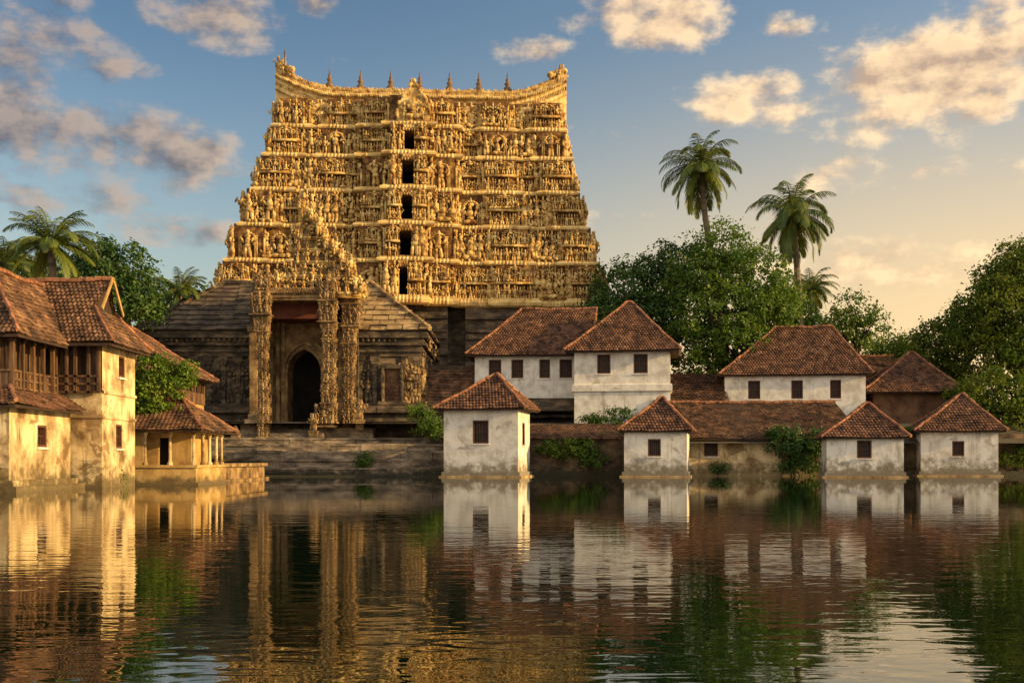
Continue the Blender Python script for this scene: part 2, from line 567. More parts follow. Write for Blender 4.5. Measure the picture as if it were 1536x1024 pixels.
TILE = ((0.40, 0.38, 0.38), (1.4, 1.25, 1.12))
M = dict(
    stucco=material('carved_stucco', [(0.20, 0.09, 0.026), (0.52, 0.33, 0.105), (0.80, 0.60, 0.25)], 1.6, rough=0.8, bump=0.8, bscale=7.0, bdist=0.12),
    shadestucco=material('shaded_sooty_stucco', [(0.055, 0.022, 0.008), (0.16, 0.075, 0.023), (0.38, 0.22, 0.07)], 1.4, rough=0.9, bump=0.9, bscale=6.0, bdist=0.12),  # shade of the gaps between figures put into the colour, partly soot
    cornice=material('cornice_stucco', [(0.42, 0.26, 0.09), (0.66, 0.46, 0.17), (0.76, 0.58, 0.26)], 1.2, rough=0.8, bump=0.5, bscale=9.0),
    finial=material('dark_copper', [(0.10, 0.06, 0.03), (0.2, 0.12, 0.06)], 4.0, rough=0.5, bump=0.2),
    granite=material('weathered_granite', [(0.035, 0.027, 0.02), (0.095, 0.07, 0.046), (0.22, 0.155, 0.09)], 0.8, (1, 1, 2.2), rough=0.9, bump=0.9, bscale=3.2, streak=((0.02, 0.018, 0.016), 0.6), bdist=0.12),
    step=material('step_granite', [(0.07, 0.055, 0.038), (0.22, 0.165, 0.11), (0.42, 0.32, 0.21)], 0.7, (1, 1, 2.5), rough=0.9, bump=0.8, bscale=3.0, streak=((0.02, 0.018, 0.012), 0.6), stain=((0.03, 0.03, 0.018), 0.5), bdist=0.1),
    slab=material('roof_slab_stone', [(0.18, 0.11, 0.05), (0.40, 0.27, 0.125), (0.56, 0.39, 0.18)], 0.9, rough=0.9, bump=0.8, bscale=3.0, tint=((0.7, 0.7, 0.7), (1.1, 1.1, 1.1)), bdist=0.1),
    carved=material('carved_granite', [(0.09, 0.055, 0.025), (0.25, 0.155, 0.068), (0.45, 0.30, 0.13)], 1.1, rough=0.85, bump=0.9, bscale=6.0, bdist=0.12),
    plaster=material('lime_plaster', [(0.50, 0.45, 0.37), (0.68, 0.63, 0.54), (0.78, 0.73, 0.63)], 1.1, rough=0.9, bump=0.45, bscale=5.0,
                     streak=((0.20, 0.16, 0.11), 0.75), stain=((0.17, 0.14, 0.09), 1.1), peel=((0.42, 0.36, 0.28), .615)),
    oldplaster=material('ochre_plaster', [(0.16, 0.10, 0.045), (0.42, 0.30, 0.15), (0.66, 0.51, 0.28), (0.78, 0.64, 0.40)], 0.7, rough=0.9, bump=0.6, bscale=4.0,
                        streak=((0.09, 0.06, 0.03), 1.0), stain=((0.10, 0.075, 0.035), 0.9), peel=((0.24, 0.15, 0.07), .57)),
    ochre=material('ochre_wash', [(0.28, 0.17, 0.06), (0.45, 0.29, 0.10), (0.55, 0.38, 0.16)], 0.9, rough=0.9, bump=0.5, bscale=4.0, streak=((0.12, 0.08, 0.04), 0.6), stain=((0.10, 0.075, 0.04), 0.4)),
    laterite=material('laterite_wall', [(0.045, 0.032, 0.022), (0.12, 0.08, 0.05), (0.22, 0.15, 0.09)], 0.8, (1, 1, 1.8), rough=0.95, bump=0.9, bscale=3.5, streak=((0.03, 0.028, 0.02), 0.7), stain=((0.035, 0.035, 0.02), 0.6), bdist=0.1),
    rust=material('rust_wall', [(0.07, 0.035, 0.02), (0.15, 0.075, 0.04), (0.2, 0.11, 0.06)], 0.9, rough=0.9, bump=0.5, streak=((0.04, 0.03, 0.025), 0.7)),
    tile=material('clay_tile', [(0.060, 0.035, 0.022), (0.155, 0.08, 0.047), (0.25, 0.142, 0.082)], 1.6, streak=((0.04, 0.03, 0.02), .65), rough=0.85, bump=0.5, bscale=9.0, tint=TILE),
    oldtile=material('weathered_clay_tile', [(0.055, 0.036, 0.024), (0.16, 0.09, 0.052), (0.30, 0.185, 0.105)], 1.3, streak=((0.035, 0.028, 0.018), .7), rough=0.9, bump=0.6, bscale=9.0, tint=TILE),
    darktile=material('sooty_clay_tile', [(0.035, 0.024, 0.018), (0.09, 0.05, 0.033), (0.16, 0.09, 0.055)], 1.4, rough=0.9, bump=0.6, bscale=9.0, tint=TILE),
    ridge=material('ridge_tile', [(0.16, 0.075, 0.045), (0.34, 0.17, 0.09)], 2.5, rough=0.9, bump=0.6, bscale=8.0, tint=TILE),
    deck=material('roof_deck_wood', [(0.03, 0.018, 0.012), (0.06, 0.035, 0.022)], 2.0, rough=0.9, bump=0.2),
    wood=material('dark_teak', [(0.035, 0.02, 0.012), (0.10, 0.055, 0.028), (0.17, 0.10, 0.05)], 1.2, (3, 3, 0.5), rough=0.75, bump=0.4, bscale=5.0, tint=((0.6, 0.6, 0.6), (1.3, 1.25, 1.2))),
    frame=material('window_frame_wood', [(0.07, 0.03, 0.018), (0.15, 0.065, 0.035)], 3.0, (3, 3, .5), rough=0.7, bump=0.2),
    pane=material('dark_shutter', [(0.022, 0.016, 0.012), (0.045, 0.03, 0.02)], 3.0, rough=0.6, bump=0.1),
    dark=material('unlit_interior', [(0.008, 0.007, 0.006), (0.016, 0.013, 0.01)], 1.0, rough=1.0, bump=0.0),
    redbeam=material('red_painted_beam', [(0.10, 0.028, 0.016), (0.16, 0.05, 0.025)], 1.0, rough=0.8, bump=0.2),
    bark=material('bark', [(0.055, 0.035, 0.02), (0.14, 0.095, 0.055)], 2.0, (3, 3, .6), rough=0.95, bump=0.7, bscale=5.0),
    palmbark=material('palm_bark', [(0.10, 0.075, 0.05), (0.22, 0.17, 0.11)], 1.0, (1, 1, 5), rough=0.95, bump=0.6, bscale=3.0),
    leaf=material('broad_leaf', [(0.06, 0.13, 0.012), (0.14, 0.22, 0.022)], 0.35, rough=0.55, bump=0, tint=((0.35, 0.5, 0.5), (1.75, 1.5, 1.1)), translucent=0.4, spec=0.4),
    darkleaf=material('dark_leaf', [(0.034, 0.085, 0.012), (0.08, 0.145, 0.02)], 0.35, rough=0.5, bump=0, tint=((0.5, 0.6, 0.5), (1.5, 1.35, 1.1)), translucent=0.25, spec=0.4),
    rainleaf=material('dry_green_leaf', [(0.10, 0.16, 0.016), (0.21, 0.25, 0.03)], 0.3, rough=0.6, bump=0, tint=((0.5, 0.6, 0.5), (1.4, 1.25, 1.0)), translucent=0.5, spec=0.3),
    frond=material('palm_frond', [(0.06, 0.11, 0.016), (0.13, 0.17, 0.028)], 0.6, rough=0.5, bump=0, tint=((0.55, 0.6, 0.5), (1.6, 1.3, 0.9)), translucent=0.25, spec=0.45),
    coconut=material('coconut', [(0.12, 0.10, 0.03), (0.22, 0.16, 0.05)], 3.0, rough=0.6, bump=0.1),
    ground=material('earth', [(0.05, 0.04, 0.025), (0.10, 0.08, 0.05), (0.06, 0.075, 0.03)], 0.25, rough=1.0, bump=0.5, bscale=1.5),
    flag=material('flag_cloth', [(0.55, 0.42, 0.22), (0.7, 0.55, 0.32)], 1.0, rough=0.8, bump=0),
)


def water_material():
    m = bpy.data.materials.new('pond_water')
    m.use_nodes = True
    nt = m.node_tree
    N, L = nt.nodes, nt.links
    bs = N['Principled BSDF']
    bs.inputs['Base Color'].default_value = (0.003, 0.010, 0.003, 1)
    bs.inputs['Roughness'].default_value = 0.015
    bs.inputs['IOR'].default_value = 1.9
    geo = N.new('ShaderNodeNewGeometry')
    sp = N.new('ShaderNodeSeparateXYZ')
    L.new(geo.outputs['Position'], sp.inputs[0])

    def nz(scale, stretch, detail):
        mp = N.new('ShaderNodeMapping')
        mp.inputs['Scale'].default_value = stretch
        L.new(geo.outputs['Position'], mp.inputs[0])
        n = N.new('ShaderNodeTexNoise')
        n.inputs['Scale'].default_value = scale
        n.inputs['Detail'].default_value = detail
        n.inputs['Roughness'].default_value = 0.45
        n.inputs['Distortion'].default_value = 0.4
        L.new(mp.outputs[0], n.inputs[0])
        return n.outputs[0]

    def mth(op, a, b):
        n = N.new('ShaderNodeMath')
        n.operation = op
        for i, v in enumerate((a, b)):
            if isinstance(v, (int, float)):
                n.inputs[i].default_value = v
            else:
                L.new(v, n.inputs[i])
        return n.outputs[0]
    big = nz(1.0, (0.35, 1.0, 1), 2.0)
    mid = nz(1.0, (1.2, 2.6, 1), 2.0)
    fine = nz(1.0, (4.0, 7.5, 1), 1.0)
    h = mth('ADD', mth('ADD', mth('MULTIPLY', big, 0.0060), mth('MULTIPLY', mid, 0.0056)), mth('MULTIPLY', fine, 0.0021))
    # calmer in the lee of the far bank
    mr = N.new('ShaderNodeMapRange')
    L.new(sp.outputs[1], mr.inputs[0])
    for i, x in enumerate((7.0, 40.0, 1.0, 0.10)):
        mr.inputs[i + 1].default_value = x
    patch = nz(1.0, (0.03, 0.10, 1), 3.0)
    mp_ = N.new('ShaderNodeMapRange')
    L.new(patch, mp_.inputs[0])
    for i, x in enumerate((0.3, 0.7, 0.45, 1.3)):
        mp_.inputs[i + 1].default_value = x
    h = mth('MULTIPLY', mth('MULTIPLY', h, mr.outputs[0]), mp_.outputs[0])
    b = N.new('ShaderNodeBump')
    b.inputs['Strength'].default_value = 1.0
    b.inputs['Distance'].default_value = 1.0
    L.new(h, b.inputs['Height'])
    L.new(b.outputs[0], bs.inputs['Normal'])
    return m


M['water'] = water_material()

# ------------------------------------------------------------------ ground and water
def setting():
    m = MB()
    m.quad((-400, -120, 0), (400, -120, 0), (400, 79.5, 0), (-400, 79.5, 0))
    structure(m.build('water', M['water']))
    g = MB()
    g.quad((-2000, 86, 3.9), (2500, 86, 3.9), (4000, 3500, 3.9), (-4000, 3500, 3.9))
    g.quad((-4.6, 79, 2.3), (2500, 79, 2.3), (2500, 86, 3.9), (-4.6, 86, 3.9))
    g.quad((-2000, 79, 2.0), (-33.0, 79, 2.0), (-33.0, 86, 3.9), (-2000, 86, 3.9))
    g.quad((-2000, 30, 0.55), (-18.6, 30, 0.55), (-17.4, 79, 2.0), (-2000, 79, 2.0))
    structure(g.build('ground', M['ground']))


setting()


# ------------------------------------------------------------------ roofs and houses
def tile_slope(mb, rows, tw=0.22, th=0.28, lift=0.07, prof=0.04, sag=0.035, seed=0, flat=False):
    """rows: list of (left point, right point) from eave up to ridge (piecewise linear edges)"""
    r = random.Random(seed)
    rows = [(np.array(a, float), np.array(b, float)) for a, b in rows]
    a0, b0 = rows[0]
    e = b0 - a0
    e /= np.linalg.norm(e)
    top = (rows[-1][0] + rows[-1][1]) / 2
    up = top - a0
    up = up - e * np.dot(up, e)
    Ltot = np.linalg.norm(up)
    u = up / Ltot
    n = np.cross(e, u)
    # parameters along the slope of each row
    ts = [np.dot((a + b) / 2 - a0, u) for a, b in rows]

    def edges(t):
        t = min(max(t, 0), ts[-1])
        for i in range(len(ts) - 1):
            if t <= ts[i + 1] + 1e-6:
                q = (t - ts[i]) / max(1e-6, ts[i + 1] - ts[i])
                L_ = rows[i][0] * (1 - q) + rows[i + 1][0] * q
                R_ = rows[i][1] * (1 - q) + rows[i + 1][1] * q
                return np.dot(L_ - a0, e), np.dot(R_ - a0, e)
    nr = max(1, int(round(ts[-1] / th)))
    th = ts[-1] / nr
    width = np.dot(b0 - a0, e)
    ph = [r.uniform(0, 6) for _ in range(3)]
    for k in range(nr):
        t0, t1 = k * th, min(ts[-1], (k + 1) * th + 0.05)
        l0, r0 = edges(k * th)
        l1, r1 = edges((k + 1) * th)
        rowjit = r.uniform(-.012, .012)
        s = min(l0, l1) - (tw * 0.5 if k % 2 else 0)
        smax = max(r0, r1)
        while s < smax:
            s0, s1 = max(s, min(l0, l1)), min(s + tw * r.uniform(.93, 1.03), smax)
            s += tw
            c = (s0 + s1) / 2
            lm, rm = (l0 + l1) / 2, (r0 + r1) / 2
            if c < lm or c > rm or s1 - s0 < 0.03:
                continue
            sg = -sag * 2 * sin(pi * min(1, max(0, (c / max(width, .1))))) + 0.02 * sin(c * 1.3 + ph[0]) + .014 * sin(c * .7 + k * .6 + ph[1])
            dz = lift * r.uniform(.75, 1.3)
            if r.random() < .03:
                dz += .035
            tilt = r.uniform(-.012, .012)
            tt = t0 + rowjit + r.uniform(-.02, .02) - .03
            base = a0 + n * sg

            def pt(ss, t, h):
                return base + e * ss + u * t + n * h
            ed = 0.0 if flat else prof
            mid = (s0 + s1) / 2
            v = [pt(s0, tt, dz - tilt), pt(mid, tt, dz + ed), pt(s1, tt, dz + tilt),
                 pt(s0, t1, 0.0), pt(mid, t1, ed), pt(s1, t1, 0.0),
                 pt(s0, tt, dz - .05), pt(mid, tt, dz + ed - .05), pt(s1, tt, dz - .05)]
            tn = min(1, max(0, r.gauss(.5, .22)))
            mb.add(v, [(0, 1, 4, 3), (1, 2, 5, 4), (6, 7, 1, 0), (7, 8, 2, 1)], tint=tn)


def ridge_caps(mb, a, b, rad=0.11, seg=0.35):
    a, b = np.array(a, float), np.array(b, float)
    L_ = np.linalg.norm(b - a)
    n = max(1, int(L_ / seg))
    for i in range(n):
        p, q = a + (b - a) * i / n, a + (b - a) * (i + 1.08) / n
        j = np.array((rng.uniform(-.02, .02), rng.uniform(-.02, .02), rng.uniform(-.012, .025) - .07 * min(1, L_ / 5) * sin(pi * (i + .5) / n) + .02 * sin(i * .9 + L_)))
        mb.tube([p + j, q + j], [rad * rng.uniform(.95, 1.1), rad * .85], 6, tint=min(1, max(0, rng.gauss(.6, .2))))


def hip_roof(root, x0, x1, y0, y1, ze, zr, rx0, rx1, ry=None, tm='tile', tw=0.22, th=0.27, seed=1, world=False, name='roof', capm='ridge', flat=False, rad=0.11, lift=.075):
    """hipped roof over the eave rectangle with a ridge from rx0 to rx1"""
    ry = (y0 + y1) / 2 if ry is None else ry
    A, B, C_, D = (x0, y0, ze), (x1, y0, ze), (x1, y1, ze), (x0, y1, ze)
    E, F = (rx0, ry, zr), (rx1, ry, zr)
    mb = MB()
    tile_slope(mb, [(A, B), (E, F)], tw, th, seed=seed, flat=flat, lift=lift)
    tile_slope(mb, [(B, C_), (F, F)], tw, th, seed=seed + 1, flat=flat, lift=lift)
    tile_slope(mb, [(C_, D), (F, E)], tw, th, seed=seed + 2, flat=flat, lift=lift)
    tile_slope(mb, [(D, A), (E, E)], tw, th, seed=seed + 3, flat=flat, lift=lift)
    ro = mb.build(name, M[tm], root, world)
    d = MB()
    k = 0.06
    dn = lambda p: (p[0], p[1], p[2] - k)
    i_ = 0.08
    A2, B2, C2, D2 = (x0 + i_, y0 + i_, ze - .02), (x1 - i_, y0 + i_, ze - .02), (x1 - i_, y1 - i_, ze - .02), (x0 + i_, y1 - i_, ze - .02)
    E2, F2 = dn(E), dn(F)
    d.add([A2, B2, C2, D2, E2, F2], [(0, 1, 5, 4), (2, 3, 4, 5)], [(1, 2, 5), (3, 0, 4)])
    dd = lambda p: (p[0], p[1], p[2] - .1)
    for p, q in ((A2, B2), (B2, C2), (C2, D2), (D2, A2)):
        d.quad(dd(p), dd(q), q, p)
    d.quad(dd(D2), dd(C2), dd(B2), dd(A2))
    d.build('roof_deck', M['deck'], ro, world)
    c = MB()
    up = lambda p: (p[0], p[1], p[2] + .07)
    if rx1 - rx0 > .2:
        ridge_caps(c, up(E), up(F), rad)
    for p, q in ((A, E), (B, F), (C_, F), (D, E)):
        ridge_caps(c, up(p), up(q), rad)
    c.build('ridge_cap', M[capm], ro, world)
    return ro


def wall_holes(mb, p0, ex, width, z0, z1, holes, th=0.3, nrm=None):
    """vertical wall from p0 along ex; holes (s0,s1,za,zb) are real openings with reveals"""
    ex = np.array((ex[0], ex[1], 0.0))
    nrm = np.array((ex[1], -ex[0], 0.0)) if nrm is None else nrm
    p0 = np.array((p0[0], p0[1], 0.0))
    ss = sorted({0.0, width} | {h[0] for h in holes} | {h[1] for h in holes})
    zs = sorted({z0, z1} | {h[2] for h in holes} | {h[3] for h in holes})

    def pt(s, z, d=0.0):
        return p0 + ex * s - nrm * d + np.array((0, 0, z))
    for i in range(len(ss) - 1):
        for j in range(len(zs) - 1):
            c, d = (ss[i] + ss[i + 1]) / 2, (zs[j] + zs[j + 1]) / 2
            if any(h[0] < c < h[1] and h[2] < d < h[3] for h in holes):
                continue
            mb.quad(pt(ss[i], zs[j]), pt(ss[i + 1], zs[j]), pt(ss[i + 1], zs[j + 1]), pt(ss[i], zs[j + 1]))
    for (a, b, c, d) in holes:
        mb.quad(pt(a, c), pt(a, c, th), pt(a, d, th), pt(a, d))
        mb.quad(pt(b, c, th), pt(b, c), pt(b, d), pt(b, d, th))
        mb.quad(pt(a, c, th), pt(a, c), pt(b, c), pt(b, c, th))
        mb.quad(pt(a, d), pt(a, d, th), pt(b, d, th), pt(b, d))


def window(root, p0, ex, hole, world=False, bars=4, th=0.3, nrm=None, name='window'):
    ex = np.array((ex[0], ex[1], 0.0))
    nrm = np.array((ex[1], -ex[0], 0.0)) if nrm is None else nrm
    p0 = np.array((p0[0], p0[1], 0.0))
    a, b, c, d = hole

    def pt(s, z, dd=0.0):
        return p0 + ex * s - nrm * dd + np.array((0, 0, z))
    f = MB()
    w = min(.09, (b - a) * .13)
    for s0, s1, q0, q1 in ((a, a + w, c, d), (b - w, b, c, d), (a + w, b - w, c, c + w), (a + w, b - w, d - w, d)):
        f.bar(pt(s0 + .003, (q0 + q1) / 2, .09), pt(s1 - .003, (q0 + q1) / 2, .09), .16, q1 - q0 - .006)
    for i in range(1, bars + 1):
        s = a + w + (b - a - 2 * w) * i / (bars + 1)
        f.bar(pt(s, c + w, .12), pt(s, d - w, .12), .025)
    s = (c + d) / 2
    f.bar(pt(a + w, s, .12), pt(b - w, s, .12), .03)
    fo = f.build(name, M['frame'], root, world)
    p = MB()
    p.obox(pt((a + b) / 2, (c + d) / 2, th - .02), ((b - a) / 2 - .004, .02, (d - c) / 2 - .004), np.stack([ex, nrm, (0, 0, 1)], 1))
    p.build('pane', M['pane'], fo, world)
    s = MB()
    s.obox(pt((a + b) / 2, c - .05, -.03), ((b - a) / 2 + .07, .055, .04), np.stack([ex, nrm, (0, 0, 1)], 1))
    s.build('sill', M['plaster'], fo, world)
    return fo


def house(name, label, cat, pxl, pxr, Y, z0, pye, depth, pyr, ridge_px, over, wins, rot=-11, group=None, wallm='plaster',
          tm='tile', side_win=None, plinth=0.35, seed=1, base=None, ledge=None, zbot=None, back_ridge=None):
    """house whose front wall stands between two photo columns at distance Y; local frame: front at y=0"""
    a = R(rot)
    w = (pxr - pxl) / FPX * Y / cos(a)
    cx = PX((pxl + pxr) / 2, Y)
    root = thing(name, label, cat, (cx, Y, z0), a, group)
    ze = PZ(pye, Y)
    zw = ze + 0.12
    h = w / 2
    k = Y / FPX / cos(a)
    lx = lambda px: (px - (pxl + pxr) / 2) * k
    holes = []
    for (x0, y0, x1, y1) in wins:
        holes.append((lx(x0) + h, lx(x1) + h, PZ(y1, Y), PZ(y0, Y)))
    m = MB()
    zb = z0 - (zbot or 0.6)
    wall_holes(m, (-h, 0), (1, 0), w, zb, zw, holes)
    sh = []
    if side_win:
        sh = [side_win]
    wall_holes(m, (h, 0), (0, 1), depth, zb, zw, sh)
    wall_holes(m, (h, depth), (-1, 0), w, zb, zw, [])
    wall_holes(m, (-h, depth), (0, -1), depth, zb, zw, [])
    m.build('wall', M[wallm], root)
    for hh in holes:
        window(root, (-h, 0), (1, 0), hh)
    for hh in sh:
        window(root, (h, 0), (0, 1), hh, bars=2)
    if plinth:
        p = MB()
        q = plinth
        p.box(-h - .13, h + .13, -.13, depth + .13, zb, z0 + q)
        p.build('plinth', M[wallm], root)
        p = MB()
        p.box(-h - .28, h + .28, -.28, depth + .28, zb - .01, z0 + .10)
        p.build('footing', M['slab'], root)
    if ledge:
        p = MB()
        za, zb2 = PZ(ledge[1], Y), PZ(ledge[0], Y)
        p.sweep([(-h, depth), (-h, 0), (h, 0), (h, depth)], [(0, za - .06), (.07, za), (.16, za + .03), (.16, zb2 - .04), (.10, zb2), (0, zb2 + .03)])
        p.build('ledge', M[wallm], root)
    yr = depth / 2 if back_ridge is None else back_ridge
    zr = PZ(pyr, Y + yr)
    k2 = (Y + yr) / FPX
    rx = [(px - CX) * k2 - cx for px in ridge_px]
    hip_roof(root, -h - over, h + over, -over, depth + over, ze - over * .25, zr, rx[0], rx[1], yr, tm, seed=seed)
    if base:
        p = MB()
        p.box(-h - .25, h + .25, -.4, depth, zb - 1.0, base)
        p.build('foundation', M['granite'], root)
    return root


def right_bank_houses():
    G = 'white tank side pavilions with tiled roofs'
    house('pavilion', 'tallest white pavilion in the water, right of the steps, its side wall sunlit', 'pavilion', 665, 777, 74, 0, 609, 4.3, 562, (733, 737), .6,
          [(709, 630, 733, 665)], group=G, side_win=(1.5, 2.45, 2.1, 3.6), seed=11)
    house('pavilion', 'small white pavilion in the water in front of the two storey house', 'pavilion', 937, 1029, 75, 0, 643, 4.0, 597, (983, 986), .42,
          [(972, 658, 991, 684)], group=G, seed=21)
    house('pavilion', 'white pavilion in the water with a wide low roof, beside the ivy covered wall', 'pavilion', 1243, 1352, 73, 0, 653, 4.4, 606, (1289, 1294), .4,
          [(1286, 660, 1307, 687)], group=G, seed=31)
    house('pavilion', 'peeling white pavilion at the right end of the bank under the dark trees', 'pavilion', 1385, 1493, 78, 0, 643, 4.6, 592, (1430, 1434), .5,
          [(1429, 661, 1446, 684)], group=G, seed=41)
    house('long_house', 'long white house with four windows on a dark stone base below the tower', 'house', 712, 872, 90, 6.2, 529, 7.5, 464, (778, 890), .7,
          [(733, 539, 752, 567), (767, 539, 785, 567), (809, 539, 825, 567), (839, 539, 858, 567)], rot=-4, plinth=0, seed=51, base=6.0, zbot=.2)
    house('two_storey_house', 'white two storey house with a steep hipped roof and a ledge across its front', 'house', 862, 1004, 87, 4.2, 522, 7.2, 454, (931, 938), .75,
          [(896, 531, 916, 560), (950, 531, 971, 560)], rot=-8, plinth=0, seed=61, ledge=(576, 587), zbot=.6)
    house('upper_house', 'white house with three windows standing above the long low roof', 'house', 1090, 1294, 89, 5.0, 559, 7.5, 491, (1154, 1236), .5,
          [(1124, 570, 1142, 598), (1187, 570, 1204, 598), (1243, 570, 1259, 598)], rot=-8, plinth=0, seed=71, zbot=1.5)
    house('brown_house', 'rust brown house with a pyramid tiled roof behind the two right pavilions', 'house', 1312, 1424, 90, 4.0, 583, 6.4, 529, (1358, 1363), 1.0,
          [], rot=-6, plinth=0, wallm='rust', seed=81)
    house('back_house', 'house of which only a tiled roof shows, right behind the three windowed white house', 'house', 1262, 1350, 101, 4.0, 556, 6, 534, (1268, 1340), .5,
          [], rot=0, plinth=0, wallm='rust', tm='oldtile', seed=91)

    # long low range with wall and lean-to roof along the bank
    root = thing('low_range', 'long low tiled range with a stained plaster wall, between the small pavilions', 'building', (PX(1140, 80), 80, 0))
    m = MB()
    x0, x1 = PX(1020, 80), PX(1290, 80)
    holes = [(PX(1056, 80) - x0, PX(1077, 80) - x0, PZ(684, 80), PZ(661, 80))]
    wall_holes(m, (x0, 80), (1, 0), x1 - x0, -.6, PZ(653, 80), holes)
    m.box(x0, x1, 80.4, 86, -.6, PZ(653, 80) - .05)
    m.build('wall', M['oldplaster'], root, True)
    window(root, (x0, 80), (1, 0), holes[0], True)
    t = MB()
    tile_slope(t, [((PX(1000, 79.4), 79.4, PZ(656, 79.4)), (PX(1296, 79.4), 79.4, PZ(656, 79.4))),
                   ((PX(1000, 79.4), 86.6, PZ(604, 86.6)), (PX(1296, 79.4), 86.6, PZ(604, 86.6)))], seed=5, sag=.06)
    ro = t.build('roof', M['oldtile'], root, True)
    t = MB()
    ridge_caps(t, (PX(1000, 79.4), 86.6, PZ(603, 86.6) + .05), (PX(1296, 79.4), 86.6, PZ(603, 86.6) + .05), .13)
    t.build('ridge_cap', M['ridge'], ro, True)
    d = MB()
    d.quad((x0 - .8, 79.5, PZ(656, 79.4) - .05), (x1 + .2, 79.5, PZ(656, 79.4) - .05), (x1 + .2, 86.6, PZ(604, 86.6) - .06), (x0 - .8, 86.6, PZ(604, 86.6) - .06))
    d.box(x0 - .8, x1 + .2, 79.46, 79.52, PZ(656, 79.4) - .18, PZ(656, 79.4) - .03)
    d.build('roof_deck', M['deck'], ro, True)

    # link roof between the two storey house and the upper house
    root = thing('link_building', 'dark tiled link roof between the two storey house and the three windowed house', 'building', (PX(1047, 91), 91, 4))
    t = MB()
    xa, xb = PX(1003, 88), PX(1096, 88)
    tile_slope(t, [((xa, 88, PZ(606, 88)), (xb, 88, PZ(606, 88))), ((xa, 92.5, PZ(560, 92.5)), (xb, 92.5, PZ(560, 92.5)))], seed=6, th=.36, tw=.3, lift=.11)
    ro = t.build('roof', M['darktile'], root, True)
    m = MB()
    m.box(xa + .1, xb - .1, 88.4, 92.5, 3.5, PZ(606, 88) - .05)
    m.quad((xa, 92.55, 3.5), (xb, 92.55, 3.5), (xb, 92.55, PZ(561, 92.5)), (xa, 92.55, PZ(561, 92.5)))
    m.build('wall', M['rust'], root, True)

    # low wall with tiled coping between the first two pavilions
    root = thing('coped_wall', 'brown laterite bank wall with a tiled coping between the two left pavilions', 'wall', (PX(862, 79), 79, 0))
    xa, xb = PX(780, 79), PX(960, 79)
    m = MB()
    m.box(xa, xb, 79, 80, -.8, PZ(656, 79))
    m.build('wall', M['laterite'], root, True)
    t = MB()
    tile_slope(t, [((xa, 78.6, PZ(657, 78.6)), (xb, 78.6, PZ(657, 78.6))), ((xa, 81.2, PZ(635, 81.2)), (xb, 81.2, PZ(635, 81.2)))], seed=8, sag=.05)
    t.box(xa, xb, 78.9, 81.2, PZ(657, 78.6) - .1, PZ(657, 78.6) - .04)
    t.build('coping', M['tile'], root, True)

    # retaining wall of the rest of the bank
    root = thing('bank_wall', 'brown stone bank wall at the right end of the tank beyond the last pavilion', 'wall', (PX(1520, 80.5), 80.5, 0))
    m = MB()
    m.box(PX(1290, 80.5), 120, 80.5, 81.4, -.8, PZ(650, 80.5))
    m.box(PX(1290, 80.2), 120, 80.1, 80.5, -.8, .35)
    m.build('wall', M['laterite'], root, True)

    # striped shed roof beside the temple hall
    root = thing('shed', 'dark shed with a striped red brown roof between temple hall and white pavilion', 'shed', (PX(690, 92), 92, 4))
    xa, xb = PX(640, 91), PX(742, 91)
    t = MB()
    tile_slope(t, [((xa, 91, PZ(612, 91)), (xb, 91, PZ(612, 91))), ((xa, 93.5, PZ(552, 93.5)), (xb, 93.5, PZ(552, 93.5)))], seed=9, tw=.6, flat=True, th=.3)
    t.build('roof', M['oldtile'], root, True)
    m = MB()
    m.box(xa + .1, xb - .1, 91.4, 93.6, 3.5, PZ(612, 91))
    m.box(xa - .1, xb + .1, 93.45, 93.9, 3.5, PZ(548, 93.5))
    m.build('wall', M['laterite'], root, True)


right_bank_houses()


# ------------------------------------------------------------------ carving
def rot_z(a):
    return np.array(((cos(a), -sin(a), 0), (sin(a), cos(a), 0), (0, 0, 1.0)))


def rot_y(a):
    return np.array(((cos(a), 0, sin(a)), (0, 1.0, 0), (-sin(a), 0, cos(a))))


def rot_x(a):
    return np.array(((1.0, 0, 0), (0, cos(a), -sin(a)), (0, sin(a), cos(a))))


def figure(mb, p, h, ang, r=rng, arms=True):
    """small standing carved figure, facing local -y turned by ang"""
    B = rot_z(ang)
    p = np.array(p, float)

    def part(c, s, Mx=None):
        mb.lump(p + B @ (np.array(c) * h), np.array(s) * h, B if Mx is None else B @ Mx)
    lean = r.uniform(-.10, .10)
    sp = r.uniform(.06, .10)
    hipx = r.uniform(-.03, .03)
    seat = r.random() < .2
    if seat:
        part((-.1, -.08, .12), (.2, .1, .09), rot_z(.5))
        part((.1, -.08, .12), (.2, .1, .09), rot_z(-.5))
        up = -.18
    else:
        part((-sp, -.02, .2), (.075, .08, .24), rot_y(lean * .6))
        part((sp, -.02, .2), (.075, .08, .24), rot_y(lean * .6 - r.uniform(0, .25)))
        up = 0
    part((hipx, -.03, .46 + up), (.14, .11, .10))
    part((hipx + lean * .3, -.04, .63 + up), (.135, .10, .17), rot_y(lean))
    part((hipx + lean * .6, -.06, .85 + up), (.075, .08, .09))
    part((hipx + lean * .7, -.04, .97 + up), (.075, .075, .10))
    if arms:
        for s in (-1, 1):
            a = r.uniform(-.3, 1.3)
            e = np.array((s * (.17 + .06 * sin(a)), -.05, .66 + up))
            part(e, (.05, .06, .13), rot_y(s * (a * .5 + .2)))
            if r.random() < .8:
                u = r.choice((-1, 1))
                part(e + np.array((s * .09, -.07, u * .12)), (.045, .05, .12), rot_y(-s * u * .6))


